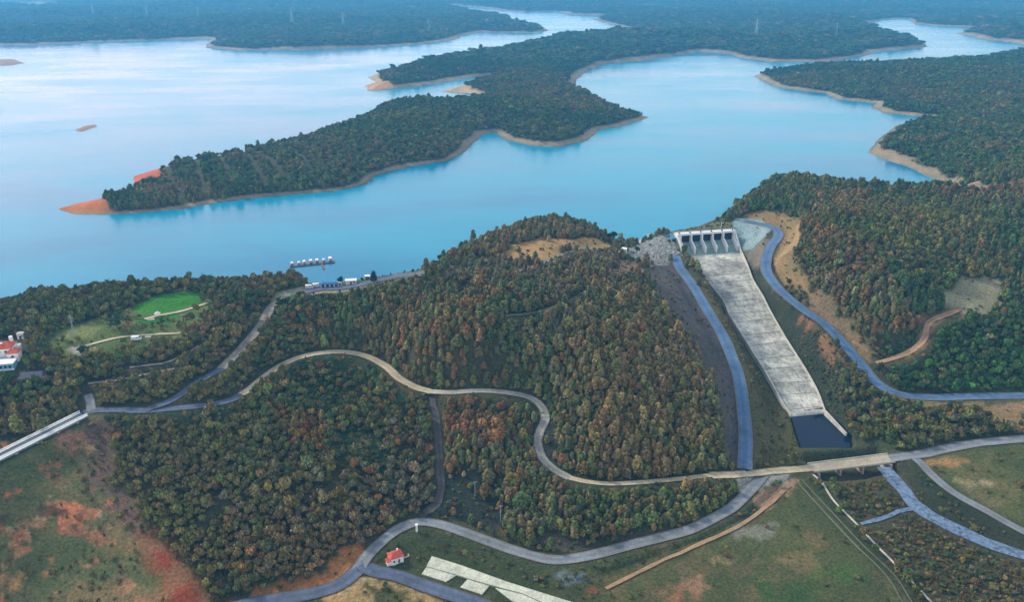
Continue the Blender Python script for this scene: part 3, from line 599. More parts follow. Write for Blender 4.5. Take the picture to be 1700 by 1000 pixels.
# ------------------------------------------------------------------ road sheets
for k, (name, S, wd, mt) in enumerate(roads):
    T = np.gradient(S[:, :2], axis=0); T /= np.linalg.norm(T, axis=1)[:, None] + 1e-9; Nn = np.stack([T[:, 1], -T[:, 0]], 1)
    cs = np.array([-1, -.5, 0, .5, 1]); V = []
    ja = .95 if 'dirt' in mt or 'trail' in mt or name == 'stony_stream' else .16
    jl = 1 + ja * (fbm(S[:, 0], S[:, 1], 9, 2, 40 + k) - .5); jr = 1 + ja * (fbm(S[:, 0], S[:, 1], 9, 2, 90 + k) - .5)
    for i in range(len(S)):
        for c in cs:
            j = jl[i] if c < 0 else jr[i]
            V.append((S[i, 0] + Nn[i, 0] * c * wd / 2 * j, S[i, 1] + Nn[i, 1] * c * wd / 2 * j, S[i, 2] + (.12 if wd < 1.6 else -.06) + .004 * k - .05 * abs(c)))
    i = np.arange(len(S) * 5).reshape(-1, 5)
    Q = np.stack([i[:-1, :-1], i[:-1, 1:], i[1:, 1:], i[1:, :-1]], -1).reshape(-1, 4)[:, ::-1]
    o = mesh_from(name, V, Q, M.get(mt + '_road', M[mt]), smooth=True); tag(o, kind='structure')
    aa = o.data.attributes.new('acr', 'FLOAT', 'POINT'); aa.data.foreach_set('value', np.tile(np.abs(cs), len(S)).astype(np.float32))

def gz(x, y): return float(lookup(H, np.array([x]), np.array([y]))[0])
def at(px, py):
    p = hit([(px, py)])[0]; return Vector(p)

# ------------------------------------------------------------------ spillway
def spillway():
    root = empty('dam_spillway', tuple(cl3[0]))
    tag(root, 'long pale concrete spillway chute with five dark gates under a white deck', 'spillway')
    inv = Vector(-root.location)
    def loc(v): return tuple(Vector(v) + inv)
    A, B = Vector(cl3[0]), Vector(cr3[0]); A.z = B.z = 0
    ax = (B - A); L = ax.length; ax.normalize(); dn = Vector((ax.y, -ax.x, 0))
    if dn.y > 0: dn = -dn
    P = lambda s, d, z: A + ax * s + dn * d + Vector((0, 0, z))
    def bx(mb, s0, s1, d0, d1, z0, z1, z0b=None, z1b=None):
        z0b = z0 if z0b is None else z0b; z1b = z1 if z1b is None else z1b
        mb.hexa([loc(P(s0, d1, z0b)), loc(P(s1, d1, z0b)), loc(P(s1, d0, z0)), loc(P(s0, d0, z0)), loc(P(s0, d1, z1b)), loc(P(s1, d1, z1b)), loc(P(s1, d0, z1)), loc(P(s0, d0, z1))])
    d = MB(); bx(d, -1.5, L + 1.5, -4.6, 0.6, 2.2, 3.2); dk = d.build('bridge_deck', M['white'], root, .08)
    for q in (-4.5, .35):
        r = MB(); bx(r, -1.5, L + 1.5, q, q + .2, 3.2, 3.7); r.build('parapet', M['white'], dk)
    nb = 5; pw = 1.15; bw = (L - pw * 6) / 5
    for i in range(6):
        s = i * (bw + pw)
        p = MB(); bx(p, s, s + pw, -7, 1.6, -9, 2.18); bx(p, s + .1, s + pw - .1, 1.6, 9.5, -11, -1.0, -11, -5.0)
        p.build('pier', M['white_concrete'], root)
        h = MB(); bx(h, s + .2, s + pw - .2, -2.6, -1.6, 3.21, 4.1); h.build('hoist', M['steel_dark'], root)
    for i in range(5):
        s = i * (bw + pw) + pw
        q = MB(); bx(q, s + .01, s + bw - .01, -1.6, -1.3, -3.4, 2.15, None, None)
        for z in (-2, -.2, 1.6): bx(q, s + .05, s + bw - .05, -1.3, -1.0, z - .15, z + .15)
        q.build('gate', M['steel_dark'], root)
    og = MB()                                            # crest and curved apron below the gates
    prof = [(-7, -3.5), (-1.5, -3.4), (0, -3.9), (2, -5.2), (4.5, -7.2), (7, -8.6), (10, -9.6), (13, -10.1)]
    M['apron'] = weathered('apron', (.23, .33, .31), .4, .3, scale2=1.5)
    for (d0, z0), (d1, z1) in zip(prof[:-1], prof[1:]): bx(og, .02, L - .02, d0, d1, -13, z0, -13, z1)
    og.build('ogee_crest', M['apron'], root)
    # chute slab following the traced edges
    n = 70; Ls = cl3.copy(); Rs = cr3.copy()
    s0 = P(0, 9, -9.3); s1 = P(L, 9, -9.3)
    Ls = np.vstack([[tuple(P(0, 10.2, -9.75))], [tuple(Vector(cl3[2]))], cl3[3:]]); Rs = np.vstack([[tuple(P(L, 10.2, -9.75))], [tuple(Vector(cr3[2]))], cr3[3:]])
    Ls = spline(Ls, 3.2); Rs_ = spline(Rs, 3.2)
    t = np.linspace(0, 1, len(Ls)); tr = np.linspace(0, 1, len(Rs_)); Rs = np.stack([np.interp(t, tr, Rs_[:, k]) for k in range(3)], 1)
    rootv = np.array(root.location)
    V = []; Fc = []; m = 12
    for i in range(len(Ls)):
        for j in range(m + 1): V.append(Ls[i] + (Rs[i] - Ls[i]) * j / m - rootv)
    k0 = len(V)
    for i in range(len(Ls)):
        for j in range(m + 1): V.append(Ls[i] + (Rs[i] - Ls[i]) * j / m - rootv - np.array([0, 0, 1.4]))
    w_ = m + 1
    for i in range(len(Ls) - 1):
        for j in range(m): a = i * w_ + j; Fc.append((a, a + 1, a + w_ + 1, a + w_))
    e = (len(Ls) - 1) * w_
    for j in range(m): Fc.append((e + j, e + j + 1, k0 + e + j + 1, k0 + e + j))
    mt, nn, pb = newmat('chute_concrete')
    tc = N(nn, 'ShaderNodeAttribute', attribute_name='uvw')
    a = noise(nn, .35, 6, .7); bb = noise(nn, .08, 5, .65); ge = N(nn, 'ShaderNodeNewGeometry')
    nn.links.new(ge.outputs['Position'], a.inputs['Vector']); nn.links.new(ge.outputs['Position'], bb.inputs['Vector'])
    # stains that run down the slope
    mp = N(nn, 'ShaderNodeMapping'); mp.inputs['Scale'].default_value = (14, 60, 1); nn.links.new(tc.outputs['Vector'], mp.inputs[0])
    st = noise(nn, 1, 4, .6, mp.outputs[0]); mp2 = N(nn, 'ShaderNodeMapping'); mp2.inputs['Scale'].default_value = (9, 9, 1); nn.links.new(tc.outputs['Vector'], mp2.inputs[0]); st2 = noise(nn, 1, 5, .65, mp2.outputs[0])
    r1 = ramp(nn, bb.outputs[0], [(.36, (.22, .235, .22)), (.5, (.39, .40, .37)), (.62, (.55, .56, .51))])
    r2 = ramp(nn, a.outputs[0], [(.3, (.5, .52, .55)), (.45, (.95, .95, .95)), (.75, (1.15, 1.15, 1.1))])
    r3 = ramp(nn, st.outputs[0], [(.34, (.62, .62, .60)), (.5, (1, 1, 1)), (.66, (1.12, 1.12, 1.09))])
    r4 = ramp(nn, st2.outputs[0], [(.3, (.6, .64, .68)), (.48, (1, 1, 1))])
    sx_ = N(nn, 'ShaderNodeSeparateXYZ'); nn.links.new(tc.outputs['Vector'], sx_.inputs[0])
    r5 = ramp(nn, sx_.outputs[1], [(.07, (1.35, 1.35, 1.3)), (.09, (.88, .88, .88)), (.35, (1, 1, 1)), (.5, (1.12, 1.12, 1.1))])
    nn.links.new(mult(nn, mult(nn, mult(nn, mult(nn, r1.outputs[0], r2.outputs[0]), r3.outputs[0]), r4.outputs[0]), r5.outputs[0]), pb.inputs['Base Color']); pb.inputs['Roughness'].default_value = .85
    o = mesh_from('chute', V, Fc, mt, root)
    at_ = o.data.attributes.new('uvw', 'FLOAT_VECTOR', 'POINT')
    uv = [(j / m, i / len(Ls), 0) for i in range(len(Ls)) for j in range(m + 1)]; uv = uv + uv
    at_.data.foreach_set('vector', np.array(uv, np.float32).ravel())
    # expansion joints, raised ribs across the slab
    jm = MB()
    for q in np.linspace(.08, .97, 15):
        i = int(q * (len(Ls) - 1)); a, b = Vector(Ls[i]), Vector(Rs[i]); f = Vector(Ls[i + 1]) - Vector(Ls[i]); f.normalize(); u = Vector((0, 0, .06))
        f = f * .30
        jm.hexa([loc(a - u), loc(b - u), loc(b + f - u), loc(a + f - u), loc(a + u * 1.2), loc(b + u * 1.2), loc(b + f + u * .4), loc(a + f + u * .4)])
    jm.build('joint', M['grey_dirt'], root)
    for E, nm, sg in ((Ls, 0, -1), (Rs, 1, 1)):
        wl = MB(); top = 1.5
        side = (Rs - Ls); side /= np.linalg.norm(side, axis=1)[:, None]; side *= sg
        for i in range(len(E) - 1):
            a, b = E[i], E[i + 1]; sa, sb = side[i] * .55, side[i + 1] * .55
            ha, hb = [top + 2.2 * max(0, 1 - k / 14) for k in (i, i + 1)]
            z = np.array([0, 0, 1.])
            q = [a - z * 2, b - z * 2, b + sb - z * 2, a + sa - z * 2, a + z * ha, b + z * hb, b + sb + z * hb, a + sa + z * ha]
            wl.hexa([loc(Vector(v)) for v in q])
        wl.build('side_wall', M['concrete'], root)
        s = -1.5 if sg < 0 else L; e2 = E[0]
        wg = MB(); bx(wg, s, s + 1.5, -7, .6, -10, 2.15); 
        p0_, p1_ = P(s, .6, 0), P(s, 10.2, 0)
        bx(wg, s + .3, s + 1.3, .6, 10.2, -11, 2.1, -11, -6.6)
        wg.build('abutment_wall', M['white_concrete'], root)
    # leaning end wall beside the pool
    a, b = [Vector(tuple(v)) for v in np.column_stack([onplane([(1369, 682), (1404, 720)], [-33.5, -34.6]), [-33.5, -34.6]])]
    t = (b - a).normalized(); s = Vector((t.y, -t.x, 0)).normalized() * .9
    if s.x < 0: s = -s
    z = Vector((0, 0, 4.6))
    ew = MB(); ew.hexa([loc(a - z), loc(b - z), loc(b + s - z), loc(a + s - z), loc(a), loc(b), loc(b + s), loc(a + s)]); ew.build('end_wall', M['concrete'], root)
    return P, L
SP, SL = spillway()

# ------------------------------------------------------------------ road bridge over the ravine
def road_bridge():
    a = Vector(tuple(roads[3][1][-1])); b = Vector(tuple(roads[10][1][0])); z = (a.z + b.z) / 2
    root = empty('road_bridge', ((a.x + b.x) / 2, (a.y + b.y) / 2, z - 5)); tag(root, 'low pale road bridge on short piers over the scrubby ravine below the pool', 'bridge')
    L = (b - a).length; rz = math.atan2(b.y - a.y, b.x - a.x); root.rotation_euler = (0, -math.atan2(b.z - a.z, L), rz)
    MB().box((0, 0, 4.55), (L + 3, 6.6, .8)).build('deck', M['gravel'], root, .05)
    for s in (-1, 1): MB().box((0, s * 3.45, 4.95), (L + 3, .3, .9)).build('parapet', M['pale_concrete'], root)
    for x in (-.17 * L, .13 * L): MB().box((x, 0, 1.15), (.9, 5.6, 6)).build('pier', M['tan_wall'], root)
    for x in (-L / 2 + .8, L / 2 - .8): MB().box((x, 0, 1.15), (1.8, 6.2, 6)).box((x, -3.9, 2), (1.2, 1.6, 4.2), taper=.8).build('abutment', M['tan_wall'], root)
road_bridge()

# ------------------------------------------------------------------ causeway with white rails, far left
def rail_bridge():
    a = onplane([(139, 688)], -5.0)[0]; b = onplane([(-160, 838)], -5.0)[0]; a = Vector((*a, 0)); b = Vector((*b, 0)); c = (a + b) / 2
    root = empty('viaduct', (c.x, c.y, -5.0)); tag(root, 'straight blue-grey road deck edged by two white railings at the left side', 'bridge')
    L = (a - b).length; root.rotation_euler.z = math.atan2(a.y - b.y, a.x - b.x)
    W_ = 5.2
    MB().box((0, 0, -.45), (L, W_ + .8, .7)).build('deck', M['asphalt_pale'], root)
    for s in (-1, 1):
        r = MB().box((0, s * W_ / 2, .1), (L, .55, .4)); k = int(L / 3)
        for i in range(k): r.box((-L / 2 + (i + .5) * L / k, s * W_ / 2, .62), (.2, .2, .7))
        r.box((0, s * W_ / 2, 1.05), (L, .32, .2)).box((0, s * W_ / 2, .7), (L, .12, .1)); r.build('railing', M['white'], root)
    for i in range(8):
        x = -L / 2 + (i + .5) * L / 8; MB().box((x, 0, -5.8), (1.0, W_ - 1, 10)).build('pier', M['concrete'], root)
rail_bridge()

# ------------------------------------------------------------------ buildings
def gable_or_hip(root, lx, ly, h, rh, wall, roof, ridge=.45, c=(0, 0), windows=()):
    wb = MB().box((c[0], c[1], h / 2 - .6), (lx, ly, h + 1.2)).build('wall', wall, root)
    rf = MB().hip(lx, ly, h + .01, rh, ridge, c=c).build('roof', roof, root)
    for (x, y, z, ww, hh, side) in windows:
        d = (ww, .1, hh) if side == 'y' else (.1, ww, hh)
        wn = MB().box((x, y, z), d).build('window', M['glass'], root)
        fr = MB(); e = .09
        for s in (-1, 1):
            if side == 'y': fr.box((x + s * (ww / 2 + .05), y, z), (.1, .16, hh + .2)); fr.box((x, y, z + s * (hh / 2 + .05)), (ww, .16, .1))
            else: fr.box((x, y + s * (ww / 2 + .05), z), (.16, .1, hh + .2)); fr.box((x, y, z + s * (hh / 2 + .05)), (.16, ww, .1))
        fr.build('frame', M['white'], wn)
    return wb, rf
def cottage():
    p = at(657, 931); r = empty('cottage', p, R(28)); tag(r, 'small white cottage with red tiled roof beside the blue road at the bottom', 'house')
    r.scale = (.84, .84, .84)
    w_ = [(-1.6, -2.56, 1.6, 1, 1.1, 'y'), (3.06, .3, 1.8, 1.0, 1.2, 'x'), (3.06, -1.4, 1.8, .7, 1.2, 'x')]
    _, rf = gable_or_hip(r, 6, 5, 3.2, 1.9, M['white'], M['red_tile'], .4, windows=w_)
    MB().box((1.3, .8, 5.0), (.6, .6, 1.3)).build('chimney', M['white'], rf)
    d = MB().box((.8, -2.56, 1.05), (.95, .12, 2.1)).build('door', M['wood'], r); MB().ball((1.15, -2.68, 1.05), .06, 6, 4).build('handle', M['galv'], d)
    MB().box((-3.9, -1.1, 1.1), (1.8, 2.6, 2.4)).build('porch_wall', M['white'], r)
    MB().box((-4.0, -1.2, 2.45), (2.4, 3.2, .16), rx=R(6)).build('porch_roof', M['red_tile'], r)
    MB().box((4.9, -.9, .45), (3.2, .3, .9)).box((6.3, -.2, .45), (.3, 1.4, .9)).build('garden_wall', M['pale_concrete'], r)
cottage()
def villa():
    p = at(6, 590); r = empty('villa', p, R(12)); tag(r, 'large house with several red roofs and white walls at the left edge', 'house')
    _, rf = gable_or_hip(r, 11, 8, 5.0, 2.6, M['white'], M['red_tile'], .5, windows=[(-3, -4.06, 3.4, 1.2, 1.2, 'y'), (0, -4.06, 3.4, 1.2, 1.2, 'y'), (3, -4.06, 3.4, 1.2, 1.2, 'y'), (5.56, 0, 3.2, 1.4, 1.2, 'x')])
    gable_or_hip(r, 5, 5, 3.2, 1.6, M['white'], M['red_tile'], .4, c=(6.5, -4.0), windows=[(6.5, -6.56, 1.7, 1.2, 1.1, 'y')])
    MB().box((4.2, 2.2, 7.6), (1.4, 1.4, 2.6)).build('chimney', M['white'], rf); MB().box((1.0, -1.6, 7.1), (.9, .9, .5)).build('dormer', M['white'], rf)
    MB().box((6.2, 2.6, 1.9), (2.4, 3, 4.0)).build('annex', M['white_concrete'], r)
villa()
def pavilion():
    p = at(6, 611); r = empty('annex_building', p, R(12)); tag(r, 'low white and pale blue flat-roofed building in front of the red-roofed house', 'building')
    MB().box((0, 0, 1.2), (11, 5.5, 3.6)).build('wall', M['blue_paint'], r); MB().box((0, 0, 3.2), (11.6, 6.1, .4)).build('roof', M['white'], r)
    for x in (-4, -2, 0, 2, 4): MB().box((x, -2.8, 1.5), (1.1, .12, 1.2)).build('window', M['glass'], r)
    MB().box((0, -3.3, .25), (11.6, 1, .5)).build('terrace', M['white'], r)
pavilion()
def barn():
    p = at(57, 632); r = empty('shed', p, R(8)); tag(r, 'dark slate-roofed shed between trees near the left edge', 'shed')
    gable_or_hip(r, 11, 7, 2.8, 2.0, M['wood'], M['slate'], .8, windows=[(2, -3.56, 1.4, 1.6, 1.0, 'y')])
    MB().box((-2, -3.56, 1.1), (2.4, .12, 2.2)).build('door', M['wood'], r)
barn()
def hut(px, py, sx, sy, h, label, rz=0, roof='white', wall='white', name='hut', cat='hut', group=None, flat=True):
    p = at(px, py); r = empty(name, p, rz); tag(r, label, cat, group)
    MB().box((0, 0, h / 2 - .4), (sx, sy, h + .8)).build('wall', M[wall], r)
    if flat: MB().box((0, 0, h + .1), (sx + .5, sy + .5, .2)).build('roof', M[roof], r)
    else: MB().hip(sx, sy, h, sx * .25, .4).build('roof', M[roof], r)
    MB().box((0, -sy / 2 - .04, .95), (.9, .1, 1.9)).build('door', M['slate'], r)
    MB().box((sx * .3, -sy / 2 - .04, h * .6), (sx * .2, .1, h * .25)).build('window', M['glass'], r)
    return r
hut(1036, 421, 3.0, 3.0, 3.6, 'small white hut beside the white ramp left of the dam', R(-20))
hut(583, 471, 6.5, 3.2, 2.4, 'long white cabin on the shore between dark bush and pale path', R(8), name='cabin', cat='cabin')
hut(564, 474, 2.4, 2.4, 2.2, 'small lilac-white kiosk beside the dark bush at the slipway', R(8), name='kiosk', cat='kiosk')
hut(610, 464, 2.8, 2.4, 2.4, 'small pinkish-white hut just left of the tall dark tree on the shore', R(8), wall='tan_wall')
hut(630, 457, 2.2, 2.0, 2.0, 'tiny white hut just right of the tall dark tree on the shore', R(8))
hut(197 - 2, 519 - 4, 3, 2.6, 2.2, 'grey-white hut partly hidden in trees above the park', R(8), wall='tan_wall') if False else None
hut(36, 562, 3.0, 2.4, 3.0, 'grey-white hut behind the red-roofed house', R(10), roof='concrete')
def boat_shed():
    p = at(548, 476); r = empty('boat_shed', p, R(6)); tag(r, 'low blue-roofed shed along the slipway right of the two vans', 'shed')
    MB().box((0, 0, .9), (11, 3, 2.4)).build('wall', M['white'], r); MB().hip(11, 3, 2.1, .8, .85, .5).build('roof', M['navy'], r)
    for x in (-4, -1.3, 1.3, 4): MB().box((x, -1.54, 1.0), (1.7, .1, 1.9)).build('door', M['slate'], r)
M['navy'] = weathered('navy_roof', (.05, .13, .32), .2, .5); boat_shed()
def van(px, py, rz, label):
    p = at(px, py); r = empty('van', p, rz); tag(r, label, 'van')
    b = MB().prism([(-2.4, 0), (2.3, 0), (2.4, .9), (1.9, 1.15), (1.2, 1.9), (-2.4, 1.95)], -.95, .95); b.v = [(x, -z, y + .35) for x, y, z in b.v]
    b.build('body', M['white'], r)
    MB().box((1.62, 0, 1.87), (.75, 1.7, .5)).build('windscreen', M['glass'], r)
    for s in (-1, 1):
        MB().box((.6, s * .96, 1.85), (.9, .05, .5)).build('side_window', M['glass'], r)
        for x in (-1.5, 1.5): MB().tube((x, s * .75, .36), (x, s * .98, .36), .36, n=12).build('wheel', M['rubber'], r)
        MB().box((2.42, s * .7, .95), (.08, .3, .2)).build('headlight', M['galv'], r)
van(514, 479, R(5), 'white van parked at the yard end, nearer the path')
van(526, 476.5, R(12), 'white van parked beside the slipway, right of the other van')
van(227, 565, R(8), 'white van parked beside the pale park path')
def tent(px, py):
    p = at(px, py); r = empty('tent', p, R(10)); tag(r, 'small white pointed tent at the edge of the bright green field', 'tent')
    t = MB(); t.add([(-1.5, -1.5, 1.9), (1.5, -1.5, 1.9), (1.5, 1.5, 1.9), (-1.5, 1.5, 1.9), (0, 0, 3.3)], [(3, 2, 1, 0), (0, 1, 4), (1, 2, 4), (2, 3, 4), (3, 0, 4)]); t.build('canopy', M['white'], r)
    for x in (-1.4, 1.4):
        for y in (-1.4, 1.4): MB().tube((x, y, 0), (x, y, 1.9), .05).build('leg', M['galv'], r)
tent(262, 526)
def platform(px, py, sx, sy, rz, label):
    p = at(px, py); o = MB().box((0, 0, .15), (sx, sy, .5)).box((0, sy * .3, .55), (sx * .9, .3, .5)).build('stage', M['pale_concrete']); o.location = p; o.rotation_euler.z = rz; tag(o, label, 'platform')
platform(251, 531, 3.6, 2, R(15), 'pale low platform next to the white tent')
platform(246, 560, 3.0, 1.8, R(8), 'pale green-white low platform right of the parked park van')
# concrete ruin strip next to the cottage
def ruin():
    def pr(q): return hit(q)[:, :2]
    up = [(717, 926), (768, 942), (843, 969), (900, 987), (1000, 1018), (960, 1030), (868, 988), (800, 970), (758, 957), (708, 943)]
    h = hit(up); c = h.mean(0); root = empty('concrete_slab', (c[0], c[1], c[2])); tag(root, 'long weathered pale concrete slab lying in the dark grass right of the cottage', 'slab')
    def lay(q, up_, nm, mt):
        P = hit(q)[::-1] - c; n_ = len(P); m = MB()
        m.add([(p[0], p[1], p[2] - 2) for p in P] + [(p[0], p[1], p[2] + up_) for p in P], [tuple(range(n_ - 1, -1, -1)), tuple(range(n_, 2 * n_))] + [(i, (i + 1) % n_, n_ + (i + 1) % n_, n_ + i) for i in range(n_)]); m.build(nm, mt, root)
    lay(up, .55, 'slab', M['old_concrete'])
    for q in ([(708, 943.6), (757, 957.6), (740, 968), (700, 955)], [(776, 964), (812, 975), (800, 989), (764, 977)], [(822, 978), (868, 989), (940, 1022), (850, 1000)]):
        lay(q, .35, 'platform', M['old_concrete'])
ruin()
# ramp wall on the shore left of the gates
def slip_wall():
    a, b = onplane([(1050, 408), (1081, 389)], 1.5); c = (a + b) / 2; r = empty('slipway_wall', (c[0], c[1], 0)); L = np.linalg.norm(b - a); r.rotation_euler.z = math.atan2(b[1] - a[1], b[0] - a[0])
    tag(r, 'long low white wall slanting along the water left of the dam', 'wall')
    MB().box((0, 0, -1.0), (L, 2.4, 5.0)).build('wall', M['white_concrete'], r, .1); MB().box((0, 1.0, 1.75), (L, .25, .5)).build('kerb', M['white'], r)
slip_wall()
# boats and pontoon
def pontoon():
    a, b = onplane([(481, 442), (555, 434)], .3); c = (a + b) / 2; L = np.linalg.norm(b - a); rz = math.atan2(b[1] - a[1], b[0] - a[0])
    r = empty('pontoon', (c[0], c[1], 0), rz); tag(r, 'dark floating pontoon with the row of boats moored behind it', 'pontoon')
    MB().box((0, -1.6, .3), (L, 2.0, .5)).build('deck', M['hull_dark'], r)
    for i in range(9): MB().tube((-L / 2 + (i + .5) * L / 9, -2.5, .05), (-L / 2 + (i + .5) * L / 9, -.7, .05), .4).build('float', M['hull_dark'], r)
    for i in range(5): MB().tube((-L / 2 + .5 + i * (L - 1) / 4, -2.8, -3), (-L / 2 + .5 + i * (L - 1) / 4, -2.8, 2.0), .14).build('post', M['hull_red'], r)
    g_ = MB().box((6, -8, .35), (1.2, 11, .25)).build('gangway', M['wood'], r)
    return c, L, rz
def boat():
    r = empty('boat', (0, 0, 0))
    h = MB(); n = 7; V = []; xs = [-3.2, -2, -.5, 1, 2.2, 3.2, 3.9]; ws = [1.15, 1.3, 1.35, 1.25, .95, .5, .06]
    for x, w2 in zip(xs, ws): V += [(x, -w2, 1.0), (x, -w2 * .7, -.25), (x, w2 * .7, -.25), (x, w2, 1.0)]
    Fs = []
    for i in range(n - 1):
        a = i * 4
        for j in range(3): Fs.append((a + j, a + 4 + j, a + 5 + j, a + j + 1))
        Fs.append((a + 3, a + 7, a + 4, a))
    Fs += [(0, 1, 2, 3), (27, 26, 25, 24)]; h.add(V, Fs); h.build('hull', M['hull_red'], r)
    MB().box((-.4, 0, 1.75), (3.6, 2.1, 1.5), taper=.9).build('cabin', M['white'], r)
    MB().box((-.6, 0, 2.58), (4.0, 2.3, .15)).build('canopy', M['white'], r)
    MB().box((-.4, 0, 1.9), (3.66, 1.6, .5)).build('window', M['glass'], r)
    MB().box((-3.3, 0, .9), (.4, .5, .9)).build('outboard', M['rubber'], r)
    return r
def copy_tree(o, parent=None):
    c = o.copy(); col.objects.link(c); c.parent = parent
    for ch in [k for k in o.children]:
        if ch.name.startswith('_'): continue
        copy_tree(ch, c)
    return c
pc, pL, prz = pontoon()
bts = [-.44, -.29, -.17, -.02, .12, .27, .42]
bl = ['leftmost white-canopied boat of the moored row', 'second boat from the left in the moored row', 'third boat from the left in the moored row', 'middle boat of the moored row, four from either end', 'boat third from the right in the moored row', 'boat second from the right in the moored row', 'rightmost boat of the moored row']
b0 = boat(); bo = [b0] + [copy_tree(b0) for _ in range(6)]
for b, s, l in zip(bo, bts, bl):
    v = Vector((s * pL, 3.2, 0)); v.rotate(Euler((0, 0, prz))); b.location = (pc[0] + v.x, pc[1] + v.y, 0); b.rotation_euler.z = prz + R(90) + random.uniform(-.1, .1)
    sc = random.uniform(.62, 1.0); b.scale = (sc, sc, sc); tag(b, l, 'boat', 'boats moored in a row at the pontoon')

# poles, masts, pylons
def pylon(px, py, z, h, label, group=None, rz=0, thick=1.0, src=[None]):
    p = at(px, py); p.z = gz(p.x, p.y) - .3
    if src[0] is not None: r = copy_tree(src[0]); r.location = p; s = h / 30; r.scale = (s, s, s); r.rotation_euler.z = rz; tag(r, label, 'pylon', group); return r
    r = empty('pylon', p, rz); tag(r, label, 'pylon', group); t = MB(); B_ = 3.2; T = .5
    ws = lambda q: B_ + (T - B_) * min(1, q / .8) if q < .8 else T
    lv = [0, .15, .3, .45, .6, .72, .82, .91, 1]
    cs = [(-1, -1), (1, -1), (1, 1), (-1, 1)]
    for a, b in zip(lv[:-1], lv[1:]):
        wa, wb = ws(a), ws(b)
        for k in range(4):
            c, d = cs[k], cs[(k + 1) % 4]
            t.tube((c[0] * wa, c[1] * wa, a * 30), (c[0] * wb, c[1] * wb, b * 30), .3, n=4)
            t.tube((c[0] * wa, c[1] * wa, a * 30), (d[0] * wb, d[1] * wb, b * 30), .17, n=4)
            t.tube((d[0] * wa, d[1] * wa, a * 30), (c[0] * wb, c[1] * wb, b * 30), .17, n=4)
    t.build('tower', M['galv'], r)
    for zz, ln in ((21.6, 5.5), (24.6, 6.5), (27.3, 4.5)):
        m = MB()
        for s in (-1, 1): m.tube((s * .4, 0, zz + .8), (s * ln, 0, zz), .22, .12, 4); m.tube((s * .4, 0, zz - .6), (s * ln, 0, zz), .18, .12, 4); m.tube((s * ln, 0, zz), (s * ln, 0, zz - 1.6), .12, n=4)
        m.build('crossarm', M['galv'], r)
    r.scale = (h / 62, h / 62, h / 30); src[0] = r; return r
pylon(124, 560, 5, 13, 'slim pale green lattice mast standing in the park grass on the left', rz=R(20))
for i, (x, y, h, l) in enumerate([(485, 40, 52, 'pale far pylon on the hazy hills, above the inlet where the far shore steps'), (570, 44, 46, 'pale far pylon on the hazy hills, left of the one nearest the far channel'), (712, 55, 44, 'pale far pylon standing just left of the far channel mouth'),
                                  (330, 32, 46, 'pale far pylon above the left far shore, third from the left edge'), (245, 28, 44, 'pale far pylon above the left far shore, second from the left edge'), (155, 24, 44, 'leftmost pale far pylon on the hazy hills'),
                                  (1255, 58, 44, 'pale far pylon on a light pad on the wooded land right of centre'), (1387, 62, 40, 'pale far pylon on the wooded land right of the one on the light pad')]):
    pylon(x, y, 0, h, l, 'pylons on the far hills', rz=random.uniform(-.4, .4))
def pole(px, py, h, label, group=None, arm=True, mat='galv', r_=.14):
    p = at(px, py); r = empty('utility_pole', p, random.uniform(-.3, .3)); tag(r, label, 'pole', group)
    MB().tube((0, 0, -.5), (0, 0, h), r_, r_ * .7).build('mast', M[mat], r)
    if arm: MB().box((0, 0, h - .5), (1.8, .14, .16)).tube((-.7, 0, h - .42), (-.7, 0, h - .15), .07).tube((.7, 0, h - .42), (.7, 0, h - .15), .07).build('crossarm', M[mat], r)
pole(789, 826, 8, 'grey utility pole in the dark clearing, the one farther up', 'utility poles in the clearing')
pole(831, 866, 8, 'grey utility pole in the dark clearing, nearer the valley road', 'utility poles in the clearing')
pole(1197, 379, 4.5, 'short white lamp mast at the right end of the dam deck', arm=False, mat='white', r_=.25)
pole(1004, 384, 4, 'white post among the trees at the right end of the wooded knoll', arm=False, mat='white', r_=.35)
def marker():
    p = at(692, 883); r = empty('roadside_pillar', p); tag(r, 'white pillar standing at the inner bend of the valley road', 'pillar')
    MB().box((0, 0, 1.5), (.8, .8, 3.4), taper=.9).build('shaft', M['white'], r); MB().box((0, 0, 3.3), (1.1, 1.1, .3)).build('cap', M['white'], r)
    p = at(637, 861); r = empty('water_tank', p); tag(r, 'small round white tank beside the forest above the bend', 'tank')
    MB().ball((0, 0, 1.5), 1.0, 14, 9).build('tank', M['white'], r)
    for a in (0, 2.1, 4.2): MB().tube((math.cos(a) * .6, math.sin(a) * .6, -.3), (math.cos(a) * .6, math.sin(a) * .6, .9), .08).build('leg', M['galv'], r)
marker()
